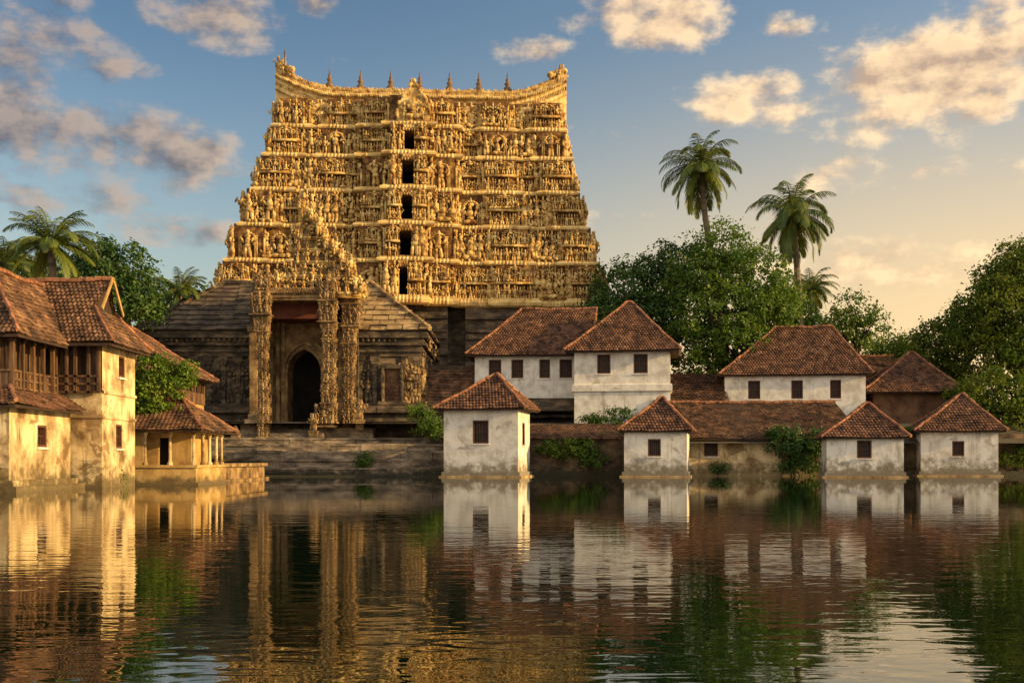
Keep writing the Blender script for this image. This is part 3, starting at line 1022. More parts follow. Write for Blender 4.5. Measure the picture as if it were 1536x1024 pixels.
def arch_lumps(mb, c, w, h, ang, r=rng, n=7, size=.12):
    """horseshoe shaped gable of scrolls round a boss"""
    B = rot_z(ang)
    c = np.array(c, float)
    for i in range(n):
        a = -.35 + (pi + .7) * i / (n - 1)
        q = c + B @ np.array((-cos(a) * w / 2, -.08, sin(a) * h * .75))
        mb.lump(q, (size * w * 1.5, size * 1.3, size * h * 1.5), B)
    mb.lump(c + B @ np.array((0, -.12, h * .98)), (size * .7, size, size * 1.9), B)
    mb.lump(c + B @ np.array((0, -.1, h * .25)), (w * .22, .12, h * .32), B)


def along(path):
    """straight pieces of a plan polyline with their outward angle"""
    for a, b in zip(path[:-1], path[1:]):
        a, b = np.array(a, float), np.array(b, float)
        l = np.linalg.norm(b - a)
        yield a, b, l, atan2((b - a)[1], (b - a)[0])


def blocks(mb, x0, x1, y0, y1, z0, z1, o=0.0, wmin=.7, wmax=2.0, jit=.05):
    """one course of separately cut stones"""
    x = x0 - o
    while x < x1 + o - .01:
        w = rng.uniform(wmin, wmax)
        xe = x + w if x + w < x1 + o - .4 else x1 + o
        mb.box(x + .004, xe - .004, y0 - o + rng.uniform(-jit, jit), y1, z0 + .003 + rng.uniform(0, .02), z1 - .003 - rng.uniform(0, .02))
        x = xe
    mb.box(x0 - o + .06, x1 + o - .06, y0 - o + jit + .02, y1, z0, z1)


# ------------------------------------------------------------------ temple tower
def dense(path, step):
    out = [path[0]]
    for a, b in zip(path[:-1], path[1:]):
        l = sqrt((b[0] - a[0]) ** 2 + (b[1] - a[1]) ** 2)
        n = max(1, int(round(l / step)))
        for i in range(1, n + 1):
            out.append((a[0] + (b[0] - a[0]) * i / n, a[1] + (b[1] - a[1]) * i / n))
    return out


def tower():
    Y0 = 103.0
    X0 = PX(612, Y0)
    root = thing('temple_tower', 'tall golden temple gateway tower covered with carved figures, dark doorways up its middle', 'temple tower', (X0, Y0, 4.0), R(3.5))
    k = Y0 / FPX
    ys = [455, 396, 343, 291, 240, 197, 157]
    ctr = [620, 621, 622, 625, 628, 630]
    hw = [281, 267, 251, 235, 223, 215]
    door = [(599, 613), (600.5, 617.5), (603, 619.5), (603.5, 621.5), (605, 622)]
    step = 0.62

    def front(i):
        return i * step

    def plan(i, grow=0.0, notch=True):
        c, h = (ctr[i] - 612) * k, hw[i] * k + grow
        y = front(i) - grow
        d = 15.0 - i * 1.3 + grow
        dc = ((door[min(i, 4)][0] + door[min(i, 4)][1]) / 2 - 612) * k
        dw = (door[min(i, 4)][1] - door[min(i, 4)][0]) / 2 * k
        hc, hi = 1.75 + grow, 4.2 + grow
        f = [(-h, -.55), (-h + 2.6, -.55), (-h + 2.6, 0), (-h * .66, 0), (-h * .66, -.40), (-h * .46, -.40), (-h * .46, 0), (-hi + dc, 0), (-hi + dc, -1.0), (-hc + dc, -1.0), (-hc + dc, -2.0)]
        g = [(hc + dc, -2.0), (hc + dc, -1.0), (hi + dc, -1.0), (hi + dc, 0), (h * .44, 0), (h * .44, -.40), (h * .64, -.40), (h * .64, 0), (h - 2.6, 0), (h - 2.6, -.55), (h, -.55)]
        n = [(dc - dw, -2.0), (dc - dw, 2.8), (dc + dw, 2.8), (dc + dw, -2.0)] if notch and i < 5 else []
        fr = [(c + x if abs(x - dc) > hi + .01 or True else x, y + q) for x, q in f]
        nn = [(c + x - c if False else x, y + q) for x, q in n]
        gr = [(c + x, y + q) for x, q in g]
        # the middle bays follow the doorway line, the rest the tier's own centre
        fr = [(x - c if j >= 7 else x, yy) for j, (x, yy) in enumerate(fr)]
        gr = [(x - c if j <= 3 else x, yy) for j, (x, yy) in enumerate(gr)]
        left = [(c - h, y + d), (c - h, y + d * .7), (c - h - .5, y + d * .7), (c - h - .5, y + d * .3), (c - h, y + d * .3)]
        right = [(c + h, y + d * .3), (c + h + .5, y + d * .3), (c + h + .5, y + d * .7), (c + h, y + d * .7), (c + h, y + d)]
        return left + fr, nn, gr + right

    for i in range(6):
        z0, z1 = PZ(ys[i], Y0 + front(i)), PZ(ys[i + 1], Y0 + front(i + 1))
        a, n, b = plan(i)
        path = a + n + b
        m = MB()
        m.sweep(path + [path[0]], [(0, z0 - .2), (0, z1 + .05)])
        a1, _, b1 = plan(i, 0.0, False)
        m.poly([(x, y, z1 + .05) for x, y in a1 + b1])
        wall = m.build('tier', M['shadestucco'], root)

        # rope like cornice with fine ribs at the foot of the tier
        c = MB()
        a2, _, b2 = plan(i, 0.04, False)
        pp = dense(a2 + b2, 0.16)
        mod = [1.0 + (0.10 if j % 2 else -0.07) + 0.05 * sin(j * .21) for j in range(len(pp))]
        hh = .42 if i else .7
        prof = [(0, z0 - hh * .55), (.4, z0 - hh * .58), (.66, z0 - hh * .36), (.74, z0), (.66, z0 + hh * .32), (.46, z0 + hh * .44), (.5, z0 + hh * .5), (.5, z0 + hh * .62), (0, z0 + hh * .68)]
        c.sweep(pp, prof, mod=mod)
        c.build('cornice', M['cornice'], root)

        # carved figures, pilasters and gables standing on the cornice
        f = MB()
        H = z1 - z0 - .55
        zf = z0 + .30
        mid_a = a + ([n[0]] if n else [])
        mid_b = ([n[-1]] if n else []) + b
        for seg_path in (mid_a, mid_b):
            for p, q, l, ang in along(seg_path):
                if l < .3:
                    continue
                facing_back = abs(ang) > 2.6
                if facing_back:
                    continue
                side = abs(abs(ang) - pi / 2) < .3
                unit = .62 if not side else .85
                nu = max(1, int(round(l / unit)))
                e = (q - p) / l
                nr = np.array((e[1], -e[0]))
                mode = rng.choice('aabbbc') if not side else 'a'
                if mode == 'b':     # two registers divided by a thin ledge
                    zm = zf + H * .47
                    cpt = p + e * l / 2
                    f.obox((cpt[0] + nr[0] * .2, cpt[1] + nr[1] * .2, zm), (l / 2 + .05, .3, .05), rot_z(ang))
                    f.obox((cpt[0] + nr[0] * .2, cpt[1] + nr[1] * .2, zm + .1), (l / 2, .22, .05), rot_z(ang))
                    n2 = max(1, int(round(l / .5)))
                    for row, zz in enumerate((zf, zm + .14)):
                        for u in range(n2):
                            s = p + e * l * (u + .5 + rng.uniform(-.1, .1)) / n2 + nr * rng.uniform(.22, .38)
                            figure(f, (s[0], s[1], zz), H * rng.uniform(.33, .43), ang)
                            q2 = p + e * l * u / n2 + nr * .12
                            f.obox((q2[0], q2[1], zz + H * .2), (.045, .1, H * .2), rot_z(ang))
                    arch_lumps(f, (p[0] + e[0] * l / 2 + nr[0] * .2, p[1] + e[1] * l / 2 + nr[1] * .2, zf + H * .86), min(1.2, l * .7), .4, ang, n=7)
                    continue
                if mode == 'c' and l > 1.6:   # niche with framing pilasters and one large figure
                    m_ = p + e * l / 2
                    figure(f, (m_[0] + nr[0] * .35, m_[1] + nr[1] * .35, zf), H * .82, ang)
                    arch_lumps(f, (m_[0] + nr[0] * .3, m_[1] + nr[1] * .3, zf + H * .62), 1.25, .62, ang, n=11, size=.1)
                    for o_ in (.62, .78):
                        for sg in (-1, 1):
                            q2 = m_ + e * sg * o_ + nr * .22
                            f.obox((q2[0], q2[1], zf + H * .34), (.05, .1, H * .34), rot_z(ang))
                            f.obox((q2[0], q2[1], zf + H * .69), (.09, .14, .05), rot_z(ang))
                    k2 = max(0, int((l / 2 - .85) / .5))
                    for sg in (-1, 1):
                        for u in range(k2):
                            q2 = m_ + e * sg * (1.1 + .5 * u) + nr * rng.uniform(.25, .4)
                            figure(f, (q2[0], q2[1], zf), H * rng.uniform(.5, .8), ang)
                    continue
                for u in range(nu + 1):
                    s = p + e * l * u / nu
                    if rng.random() < .8:
                        hgt = H * rng.uniform(.55, .95)
                        cpt = s + nr * rng.uniform(.06, .2)
                        f.obox((cpt[0], cpt[1], zf + hgt / 2), (.07, .10, hgt / 2), rot_z(ang))
                        f.lump((cpt[0] + nr[0] * .06, cpt[1] + nr[1] * .06, zf + hgt), (.14, .14, .12))
                for u in range(nu):
                    s = p + e * l * (u + .5 + rng.uniform(-.08, .08)) / nu
                    w = l / nu
                    big = rng.random()
                    hgt = H * (rng.uniform(.66, .9) if big > .25 else rng.uniform(.48, .6))
                    o = s + nr * rng.uniform(.3, .5)
                    figure(f, (o[0], o[1], zf), hgt, ang, arms=l > 1.4)
                    top = zf + hgt * 1.04
                    if zf + H - top > .25:
                        arch_lumps(f, (s[0] + nr[0] * .25, s[1] + nr[1] * .25, top - .12), w * .8, min(.75, zf + H - top + .1), ang, n=5)
                    for _ in range(8):
                        t = s + e * rng.uniform(-.5, .5) * w + nr * rng.uniform(.1, .3)
                        f.lump((t[0], t[1], zf + rng.uniform(0, H)), (rng.uniform(.04, .10), .10, rng.uniform(.1, .28)), rot_z(ang))
                    if rng.random() < .6:
                        t = s + nr * .62
                        f.lump((t[0], t[1], z0 + .32), (.13, .12, .2))
        # larger groups that break the outline at the corners
        for sx in (-1, 1):
            cx_ = (ctr[i] - 612) * k + sx * (hw[i] * k)
            for j in range(5):
                figure(f, (cx_ + sx * rng.uniform(0, .5), front(i) - .6 + j * 2.2, zf), H * rng.uniform(.6, 1.0), sx * pi / 2 * rng.uniform(.3, .9))
        f.build('carving', M['stucco'], wall, smooth=True)

        if i < 5:
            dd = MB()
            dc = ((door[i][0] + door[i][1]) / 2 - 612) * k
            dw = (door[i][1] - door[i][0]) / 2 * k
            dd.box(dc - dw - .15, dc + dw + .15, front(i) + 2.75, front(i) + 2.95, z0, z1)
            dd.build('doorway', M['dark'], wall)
            dd = MB()
            dd.box(dc - dw - .02, dc + dw + .02, front(i) - 2.12, front(i) + 2.7, z1 - .6, z1 - .02)
            for j in range(9):
                dd.lump((dc + dw * (j - 4) / 4, front(i) - 2.15, z1 - .6 + .2 * (j % 2)), (.1, .12, .14))
            dd.build('door_lintel', M['stucco'], wall)
            dd = MB()
            dd.box(dc - dw - .02, dc + dw + .02, front(i) - 2.1, front(i) + 2.7, z0 - .1, z0 + .45)
            dd.build('door_sill', M['stucco'], wall)

    # boat shaped roof with upturned ends
    zt = PZ(158, Y0 + front(5)) - .3
    yc = front(5) + 4.0
    xc, L2 = 1.2, 13.75
    ns = 121
    prof = [(-3.7, -.25), (-4.05, -.15), (-4.1, .12), (-3.75, .22), (-3.7, .85), (-3.95, .95), (-4.0, 1.25), (-3.7, 1.35), (-3.45, 1.5), (-3.4, 1.75), (-2.6, 2.15), (-1.3, 2.4), (0, 2.5)]
    prof = [(-3.55, -.5)] + prof
    prof = prof + [(-y, z) for y, z in prof[::-1][1:]]

    def lift(s):
        return 2.1 * max(0, (abs(s) - .56) / .44) ** 1.8

    m = MB()
    v = []
    for i in range(ns):
        s = -1 + 2 * i / (ns - 1)
        for y, z in prof:
            rib = 1 + (.012 if i % 2 else 0)
            v.append((xc + s * L2, yc + y * (1 - .25 * abs(s) ** 6) * rib, zt + z + (lift(s) if z > -.4 else 0)))
    kp = len(prof)
    m.add(v, [(i * kp + j, (i + 1) * kp + j, (i + 1) * kp + j + 1, i * kp + j + 1) for i in range(ns - 1) for j in range(kp - 1)])
    v = np.array(v).reshape(ns, kp, 3)
    m.poly(list(v[0])[::-1])
    m.poly(list(v[-1]))
    m.box(xc - L2 * .97, xc + L2 * .97, yc - 3.4, yc + 3.4, zt - .3, zt + 1.0)
    roof = m.build('barrel_roof', M['cornice'], root)
    o = MB()
    for i in range(260):   # crest of small spikes and a bossed band below it
        s = -1 + 2 * (i + .5) / 260
        x = xc + s * L2
        for yy, zz, hh in ((-.25, 2.5, .32), (-3.45, 1.72, .24)):
            q = hh * rng.uniform(.6, 1.25)
            o.lump((x, yc + yy * (1 - .25 * abs(s) ** 6), zt + zz + lift(s) + q * .5), (.07, .07, q))
    for i in range(170):
        s = -1 + 2 * (i + .5) / 170
        x = xc + s * L2
        o.lump((x, yc - 4.0 * (1 - .25 * abs(s) ** 6), zt + 1.1 + lift(s)), (.11, .16, .17))
        o.lump((x, yc - 3.42 * (1 - .25 * abs(s) ** 6), zt + 1.55 + lift(s)), (.10, .12, .12))
        o.lump((x, yc - 3.74 * (1 - .25 * abs(s) ** 6), zt + .45 + lift(s)), (.09, .12, .2))
        if rng.random() < .5:
            o.lump((x, yc - 2.6, zt + 2.1 + lift(s)), (.14, .2, .14))
    o.build('crest', M['stucco'], roof, smooth=True)
    for sx, nm in ((-1, 'l'), (1, 'r')):   # lion faced horns at both ends
        h_ = MB()
        for j in range(95):
            t = rng.random()
            a = rng.uniform(0, 2 * pi)
            rr = (1 - t) * .75 + .25
            x = xc + sx * (L2 - .25 - .75 * (1 - t) * rng.random() + .15 * sin(t * 5))
            z = zt + .2 + t * 4.7
            h_.lump((x + .25 * cos(a) * rr, yc - 3.0 * rr * rng.uniform(-.2, 1.05) + .2, z), (rng.uniform(.16, .36) * rr + .05, rng.uniform(.2, .4), rng.uniform(.16, .42)), rot_y(rng.uniform(-.6, .6)))
        for j in range(7):
            h_.lump((xc + sx * (L2 - 1.6 + .25 * j), yc - 3.2 + .25 * j, zt + 2.6 + lift(.86 + .02 * j)), (.3, .3, .34))
        for q in (0, 1):
            figure(h_, (xc + sx * (L2 - .2 - .5 * q), yc - 1.9 - q, zt + 3.8 - .6 * q), 1.5, sx * .5)
        h_.build('horn', M['stucco'], roof, smooth=True)
    for px in (492, 538, 583, 626, 671, 715, 758):
        fm = MB()
        x = (px - 612) * k * (Y0 + yc) / Y0
        z = zt + 2.45 + lift((x - xc) / L2)
        s = .92 * rng.uniform(.95, 1.05)
        fm.lathe((x, yc, z), [(.0, -.1), (.55 * s, -.1), (.52 * s, .12), (.28 * s, .2), (.22 * s, .38), (.44 * s, .55), (.46 * s, .78), (.30 * s, .98), (.15 * s, 1.05),
                             (.30 * s, 1.2), (.31 * s, 1.34), (.13 * s, 1.5), (.2 * s, 1.62), (.17 * s, 1.74), (.07 * s, 1.86), (.09 * s, 2.0), (.02, 2.42), (0, 2.43)], 10)
        fm.build('finial', M['finial'], root, smooth=True)
    fp = MB()
    x = (425 - 612) * k * (Y0 + yc) / Y0
    zb = zt + 4.4
    fp.tube([(x, yc, zb), (x + .03, yc, zb + 2.3)], .05, 6)
    pole = fp.build('flag_pole', M['finial'], root)
    fl = MB()
    fl.add([(x + .03, yc, zb + 2.25), (x + .16, yc - .12, zb + 1.95), (x + .22, yc - .05, zb + 1.45), (x + .05, yc, zb + 1.3),
            (x + .03, yc + .02, zb + 2.25), (x + .16, yc - .09, zb + 1.95), (x + .22, yc - .02, zb + 1.45), (x + .05, yc + .02, zb + 1.3)], [(0, 1, 2, 3), (7, 6, 5, 4)])
    fl.build('flag', M['flag'], pole)

    # big central gable in the top tier and row of smaller gables
    g = MB()
    cz = PZ(195, Y0 + front(5))
    gx = (620 - 612) * k
    gy = front(5) - 2.6
    outline = [(-1.35, 0), (1.35, 0), (1.5, .8), (1.3, 1.7), (.95, 2.4), (.45, 3.0), (.12, 3.75), (-.12, 3.75), (-.45, 3.0), (-.95, 2.4), (-1.3, 1.7), (-1.5, .8)]
    g.slab_xz([(gx + x, cz + z) for x, z in outline], gy, gy + 2.9)
    for j in range(40):
        i = rng.randrange(2, 12)
        (xa, za), (xb, zb_) = outline[i % 12], outline[(i + 1) % 12]
        t = rng.random()
        g.lump((gx + xa + (xb - xa) * t, gy - .02, cz + za + (zb_ - za) * t), (.16, .2, .2))
    figure(g, (gx, gy - .15, cz + .2), 2.2, 0)
    for sx in (-1, 1):
        figure(g, (gx + sx * .75, gy - .1, cz + .2), 1.5, 0)
    g.build('central_gable', M['stucco'], root, smooth=False)
    for j, px in enumerate((440, 478, 521, 566, 668, 708, 752, 796)):
        gm = MB()
        x = (px - 612) * k
        arch_lumps(gm, (x, front(5) - .25, cz + .9), 1.9, 1.5, 0, n=11, size=.13)
        figure(gm, (x, front(5) - .35, cz + .3), 1.5, 0)
        gm.build('gable', M['stucco'], root, smooth=True)

    # dark granite storeys under the carved part
    b = MB()
    zt2 = PZ(457, Y0)
    z = 3.6
    j = 0
    while z < zt2 - .01:
        hh = min(rng.choice((.45, .6, .8, .3)), zt2 - z)
        off = (.0, .28, .12, .34, .05)[j % 5]
        w = 17.2 + off
        for xa, xb, yo in ((-w, -2.2, 0), (-2.2, 3.6, -.7), (5.2, 11.0, -.35), (11.0, w, 0)):
            blocks(b, xa, xb, yo - off, 15, z, z + hh, 0, .8, 2.4, .06)
        z += hh
        j += 1
    b.box(3.6, 5.2, 1.4, 15, 3.6, zt2)
    b.build('granite_base', M['granite'], root)


tower()


# ------------------------------------------------------------------ temple hall with its carved porch
def courses(mb, x0, x1, y0, y1, z0, z1, offs, hs, face='xy'):
    """stack of stone courses, each with its own projection"""
    z, j = z0, 0
    while z < z1 - .02:
        h = min(hs[j % len(hs)], z1 - z)
        o = offs[j % len(offs)]
        blocks(mb, x0, x1, y0, y1, z, z + h, o)
        z += h
        j += 1


def clutter_poly(mb, poly, y, n, r0, r1, fig=10, figh=(1.2, 2.2)):
    """lumps and figures over an outline in the x,z plane at depth y"""
    P = np.array(poly)
    lo, hi = P.min(0), P.max(0)

    def inside(x, z):
        c = False
        for (xa, za), (xb, zb) in zip(poly, poly[1:] + poly[:1]):
            if (za > z) != (zb > z) and x < (xb - xa) * (z - za) / (zb - za) + xa:
                c = not c
        return c
    k = 0
    while k < n:
        x, z = rng.uniform(lo[0], hi[0]), rng.uniform(lo[1], hi[1])
        if inside(x, z):
            r = rng.uniform(r0, r1)
            mb.lump((x, y - rng.uniform(-.1, .25), z), (r * rng.uniform(.5, 1.), r, r * rng.uniform(.8, 1.7)), rot_y(rng.uniform(-.5, .5)))
            k += 1
    k = 0
    while k < fig:
        x, z = rng.uniform(lo[0], hi[0]), rng.uniform(lo[1], hi[1] - figh[0] * .6)
        if inside(x, z) and inside(x, z + figh[0] * .5):
            figure(mb, (x, y - rng.uniform(.1, .4), z), rng.uniform(*figh), rng.uniform(-.3, .7))
            k += 1


def carved_column(root, pts, name='carved_column', depth=1.0, slim=1.0):
    """pts: (px centre, py, half width px) up the column, at its own distance in pts[0][3]"""
    Y = pts[0][3]
    kk = Y / FPX
    P = [(PX(p[0], Y), PZ(p[1], Y), p[2] * kk * .86) for p in pts]
    core = MB()
    for (x0, z0, w0), (x1, z1, w1) in zip(P[:-1], P[1:]):
        v = []
        for x, z, w in ((x0, z0, w0 * .8), (x1, z1, w1 * .8)):
            v += [(x - w, Y - w * depth, z), (x + w, Y - w * depth, z), (x + w, Y + w * depth, z), (x - w, Y + w * depth, z)]
        core.add(v, [(0, 1, 5, 4), (1, 2, 6, 5), (2, 3, 7, 6), (3, 0, 4, 7), (4, 5, 6, 7)])
    zlo, zhi = min(p[1] for p in P), max(p[1] for p in P)
    Ps = sorted(P, key=lambda p: p[1])

    def at(z):
        for a, b in zip(Ps[:-1], Ps[1:]):
            if z <= b[1]:
                t = (z - a[1]) / max(1e-6, b[1] - a[1])
                return a[0] + (b[0] - a[0]) * t, a[2] + (b[2] - a[2]) * t
        return Ps[-1][0], Ps[-1][2]
    c = MB()
    z = zlo + .05
    while z < zhi - .3:
        x, w = at(z)
        h = min(1.7, max(.7, w * 2.4)) * rng.uniform(.9, 1.1)
        d_ = w * depth
        # moulded ring below each row of figures
        for q, (o, t_) in enumerate(((1.0, .07), (1.12, .06), (.94, .05))):
            core.box(x - w * o, x + w * o, Y - d_ * o, Y + d_ * o, z - .13 + q * .075, z - .13 + q * .075 + t_)
        for a, hh in ((-.05, 1), (1.5, .95), (-1.5, .95)):
            figure(c, (x + sin(a) * w * .84, Y - cos(a) * d_ * .84, z + .06), (h - .2) * hh, a)
        for sx in (-1, 1):   # corner pilaster strips with small attendants
            core.box(x + sx * w * .74 - .07, x + sx * w * .74 + .07, Y - d_ * .92, Y - d_ * .6, z, z + h - .1)
            figure(c, (x + sx * w * .72, Y - d_ * .9, z + .06), (h - .2) * rng.uniform(.5, .75), sx * .5)
            c.lump((x + sx * w * .85, Y - d_ * .8, z + h - .22), (.12, .14, .16))
        arch_lumps(c, (x, Y - d_ * .84, z + h * .72), w * 1.1, .34, 0, n=7, size=.09)
        arch_lumps(c, (x + w * .84, Y, z + h * .72), w * 1.1, .34, pi / 2, n=7, size=.09)
        z += h
    co_ = core.build(name, M['carved'], root, True)
    c.build('carving', M['carved'], co_, True, smooth=True)


def temple_hall():
    root = thing('temple_hall', 'dark granite temple hall with a carved porch, pointed doorway and sloping stone roof', 'temple hall', (PX(445, 88), 88, 2.7))
    X0, X1, XP0, XP1 = -29.0, -7.3, -20.3, -12.2
    zf, ze = 4.1, 11.35
    m = MB()
    for xa, xb in ((X0, XP0), (XP1, X1)):
        courses(m, xa, xb, 90, 104, 2.4, 5.6, (.75, .55, .62, .30, .42, .15), (.55, .4, .3, .5, .28, .4))
        for zz in np.arange(5.6, 9.29, .4625):
            blocks(m, xa, xb, 90, 104, zz, zz + .4625, 0, .5, 1.6, .06)
        courses(m, xa, xb, 90, 104, 9.3, ze, (.12, .3, .16, .5, .34, .72, .6), (.35, .22, .3, .26, .3, .3, .34))
    m.box(XP0, XP1, 94, 104, 2.4, 15.2)
    wall = m.build('wall', M['granite'], root, True)
    # pilasters, niches and the small carved door of the right wing
    p = MB()
    for xa, xb, skip in ((X0, XP0, None), (XP1, X1, (575, 603))):
        n = int((xb - xa) / 1.15)
        for i in range(n + 1):
            x = xa + .2 + (xb - xa - .4) * i / n
            if skip and PX(skip[0] - 6, 90) < x < PX(skip[1] + 6, 90):
                continue
            p = MB()
            p.box(x - .16, x + .16, 89.78, 90.05, 5.6, 8.7)
            p.box(x - .26, x + .26, 89.7, 90.05, 8.7, 8.95)
            p.box(x - .36, x + .36, 89.66, 90.05, 8.95, 9.3)
            p.build('pilaster', M['granite'], wall, True)
    for xa, xb in ((X0, XP0), (XP1, X1 - 1.5)):
        relief = MB()
        x = xa + .8
        while x < xb - .3:
            if not (PX(566, 90) < x < PX(612, 90)):
                figure(relief, (x, 89.93, 5.65), rng.uniform(1.5, 2.1), rng.uniform(-.2, .3))
                arch_lumps(relief, (x, 89.92, 7.75), .8, .7, 0, n=7)
            x += rng.uniform(.55, 1.1)
        for j in range(int((xb - xa) / .42)):
            relief.lump((xa + .42 * j, 89.45, 10.55), (.13, .12, .15))
            relief.lump((xa + .42 * j + .2, 89.78, 4.95), (.14, .12, .12))
        relief.box(xa + .01, xb - .01, 89.96, 89.999, 5.55, 9.2)
        relief.build('relief', M['granite'], wall, True, smooth=True)
    for y in np.arange(90.5, 104, 1.3):
        p = MB()
        p.box(X1 - .05, X1 + .24, y - .2, y + .2, 5.6, 8.7)
        p.box(X1 - .05, X1 + .34, y - .32, y + .32, 8.7, 9.3)
        p.build('pilaster', M['granite'], wall, True)
    side = MB()
    side.box(X1 + .003, X1 + .3, 90.1, 103, 5.25, 9.28)
    for j in range(420):
        z = rng.uniform(5.2, 10.9)
        side.lump((X1 + rng.uniform(.05, .3) + (.45 if z > 9.9 else 0), rng.uniform(90.1, 103), z), (.1, rng.uniform(.08, .16), rng.uniform(.08, .22)))
    for j in range(26):
        figure(side, (X1 + .25, 90.4 + j * .5, rng.choice((5.5, 7.2))), rng.uniform(1.4, 1.9), pi / 2)
    side.build('side_carving', M['carved'], wall, True, smooth=True)
    side = MB()
    side.box(X1 - 1.5, X1 - .01, 89.84, 89.99, 5.4, 9.25)
    for j in range(10):
        figure(side, (X1 - .15 - .26 * (j % 5), 89.9, (5.5, 7.3)[j // 5]), rng.uniform(1.4, 1.75), .2)
    for j in range(110):
        side.lump((rng.uniform(X1 - 1.4, X1 + .2), 89.85, rng.uniform(5.4, 9.2)), (rng.uniform(.05, .1), .1, rng.uniform(.08, .2)))
    side.build('side_carving', M['carved'], wall, True, smooth=True)
    d = MB()
    a, b, c, e = PX(577, 89.7), PX(600, 89.7), PZ(602, 89.7), PZ(553, 89.7)
    d.box(a - .28, a, 89.5, 90.02, c, e)
    d.box(b, b + .28, 89.5, 90.02, c, e)
    d.box(a - .45, b + .45, 89.42, 90.02, e, e + .3)
    d.box(a - .5, b + .5, 89.3, 90.02, c - .3, c)
    for j in range(26):
        d.lump((rng.choice((a - .15, b + .15)), 89.48, rng.uniform(c, e)), (.13, .12, .2))
    dd = d.build('side_door', M['granite'], root, True)
    d = MB()
    d.box(a, b, 89.86, 90.03, c, e)
    for j in range(10):
        figure(d, (rng.uniform(a + .2, b - .2), 89.85, rng.uniform(c, e - .9)), .8, 0)
    d.build('door_leaf', M['rust'], dd, True)

    # stone roof of both wings
    for xa, xb, rx0, rx1, nm in ((X0 - .8, XP0 + .4, -24.5, -20.0, 'l'), (XP1 - .3, X1 + .85, -12.4, -12.0, 'r')):
        stone = 'granite' if nm == 'l' else 'slab'
        hip_roof(root, xa, xb, 89.2, 104.5, ze + .05, PZ(424, 96.5), rx0, rx1, 96.5, stone, tw=1.3, th=.85, seed=int(abs(xa)), world=True, capm=stone, flat=True, rad=.2, lift=.09)

    # porch: back wall with pointed doorway
    Yb = 91.6
    q = MB()
    cx_, hw_ = PX(457, Yb), 25 * Yb / FPX
    zs, za, zb = PZ(562, Yb), PZ(524, Yb), PZ(634, Yb)
    arch = []
    for i in range(13):
        t = i / 12
        arch.append((-hw_ * cos(t * pi / 2) ** 0.85, zs + (za - zs) * (sin(t * pi / 2) ** .9 * .86 + t ** 4 * .14)))
    arch = arch + [(-x, z) for x, z in arch[::-1][1:]]
    L_, R_, T_ = XP0 - .2, XP1 + .2, 12.2
    # wall around the opening, as strips
    def ring(poly_in, scale, dz, y0, y1, mb):
        inn = [(cx_ - hw_, zb)] + [(cx_ + x, z) for x, z in poly_in] + [(cx_ + hw_, zb)]
        out = [(cx_ - hw_ * scale, zb)] + [(cx_ + x * scale, zs + (z - zs) * scale + dz) for x, z in poly_in] + [(cx_ + hw_ * scale, zb)]
        for i in range(len(inn) - 1):
            (xa, za_), (xb, zb_), (xc, zc), (xd, zd) = inn[i], inn[i + 1], out[i + 1], out[i]
            mb.quad((xa, y0, za_), (xb, y0, zb_), (xc, y0, zc), (xd, y0, zd))
            mb.quad((xa, y1, za_), (xb, y1, zb_), (xb, y0, zb_), (xa, y0, za_))
            mb.quad((xd, y0, zd), (xc, y0, zc), (xc, y1, zc), (xd, y1, zd))
    pts_in = [(cx_ + x, z) for x, z in arch]
    for i in range(len(pts_in) - 1):
        (xa, z_a), (xb, z_b) = pts_in[i], pts_in[i + 1]
        q.quad((xa, Yb, z_a), (xb, Yb, z_b), (xb, Yb, T_), (xa, Yb, T_))
        q.quad((xa, Yb + 2.2, z_a), (xb, Yb + 2.2, z_b), (xb, Yb, z_b), (xa, Yb, z_a))
    q.quad((L_, Yb, zb - 1), (cx_ - hw_, Yb, zb - 1), (cx_ - hw_, Yb, T_), (L_, Yb, T_))
    q.quad((cx_ + hw_, Yb, zb - 1), (R_, Yb, zb - 1), (R_, Yb, T_), (cx_ + hw_, Yb, T_))
    q.quad((cx_ - hw_, Yb, zb), (cx_ - hw_, Yb + 2.2, zb), (cx_ - hw_, Yb + 2.2, zs), (cx_ - hw_, Yb, zs))
    q.quad((cx_ + hw_, Yb + 2.2, zb), (cx_ + hw_, Yb, zb), (cx_ + hw_, Yb, zs), (cx_ + hw_, Yb + 2.2, zs))
    for x in (PX(408, Yb), PX(418, Yb), PX(426, Yb)):
        q.box(x - .14, x + .14, Yb - .35, Yb + .02, zb - .8, PZ(478, Yb))
    q.build('porch_wall', M['carved'], root, True)
    ar = MB()
    ring(arch, 1.13, .06, Yb - .22, Yb + .1, ar)
    ring([(x * 1.16, zs + (z - zs) * 1.16 + .05) for x, z in arch], 1.12, .08, Yb - .38, Yb + .1, ar)
    ring([(x * 1.34, zs + (z - zs) * 1.3 + .1) for x, z in arch], 1.10, .08, Yb - .2, Yb + .1, ar)
    ar.build('arch_moulding', M['carved'], root, True)
    bk = MB()
    bk.box(XP0, XP1, 93.7, 93.95, 2.6, 13.0)
    bk.build('dark_interior', M['dark'], root, True)
    bm_ = MB()
    bm_.box(PX(404, 88.6), PX(483, 88.6), 88.5, 91.5, PZ(478, 88.6), PZ(452, 88.6))
    bm_.build('painted_beam', M['redbeam'], root, True)
    # porch side walls and ceiling
    sw = MB()
    sw.box(XP0 - .1, XP0 + .7, 88.2, 91.7, 2.7, 13.4)
    sw.box(XP1 - .7, XP1 + .1, 89.2, 91.7, 2.7, 13.4)
    sw.box(XP0 - .1, XP1 + .1, 88.8, 94, PZ(451, 88.6), 15.0)
    sw.build('porch_side', M['granite'], root, True)
    # moulded lintel
    li = MB()
    xa, xb = PX(398, 86.7), PX(486, 86.7)
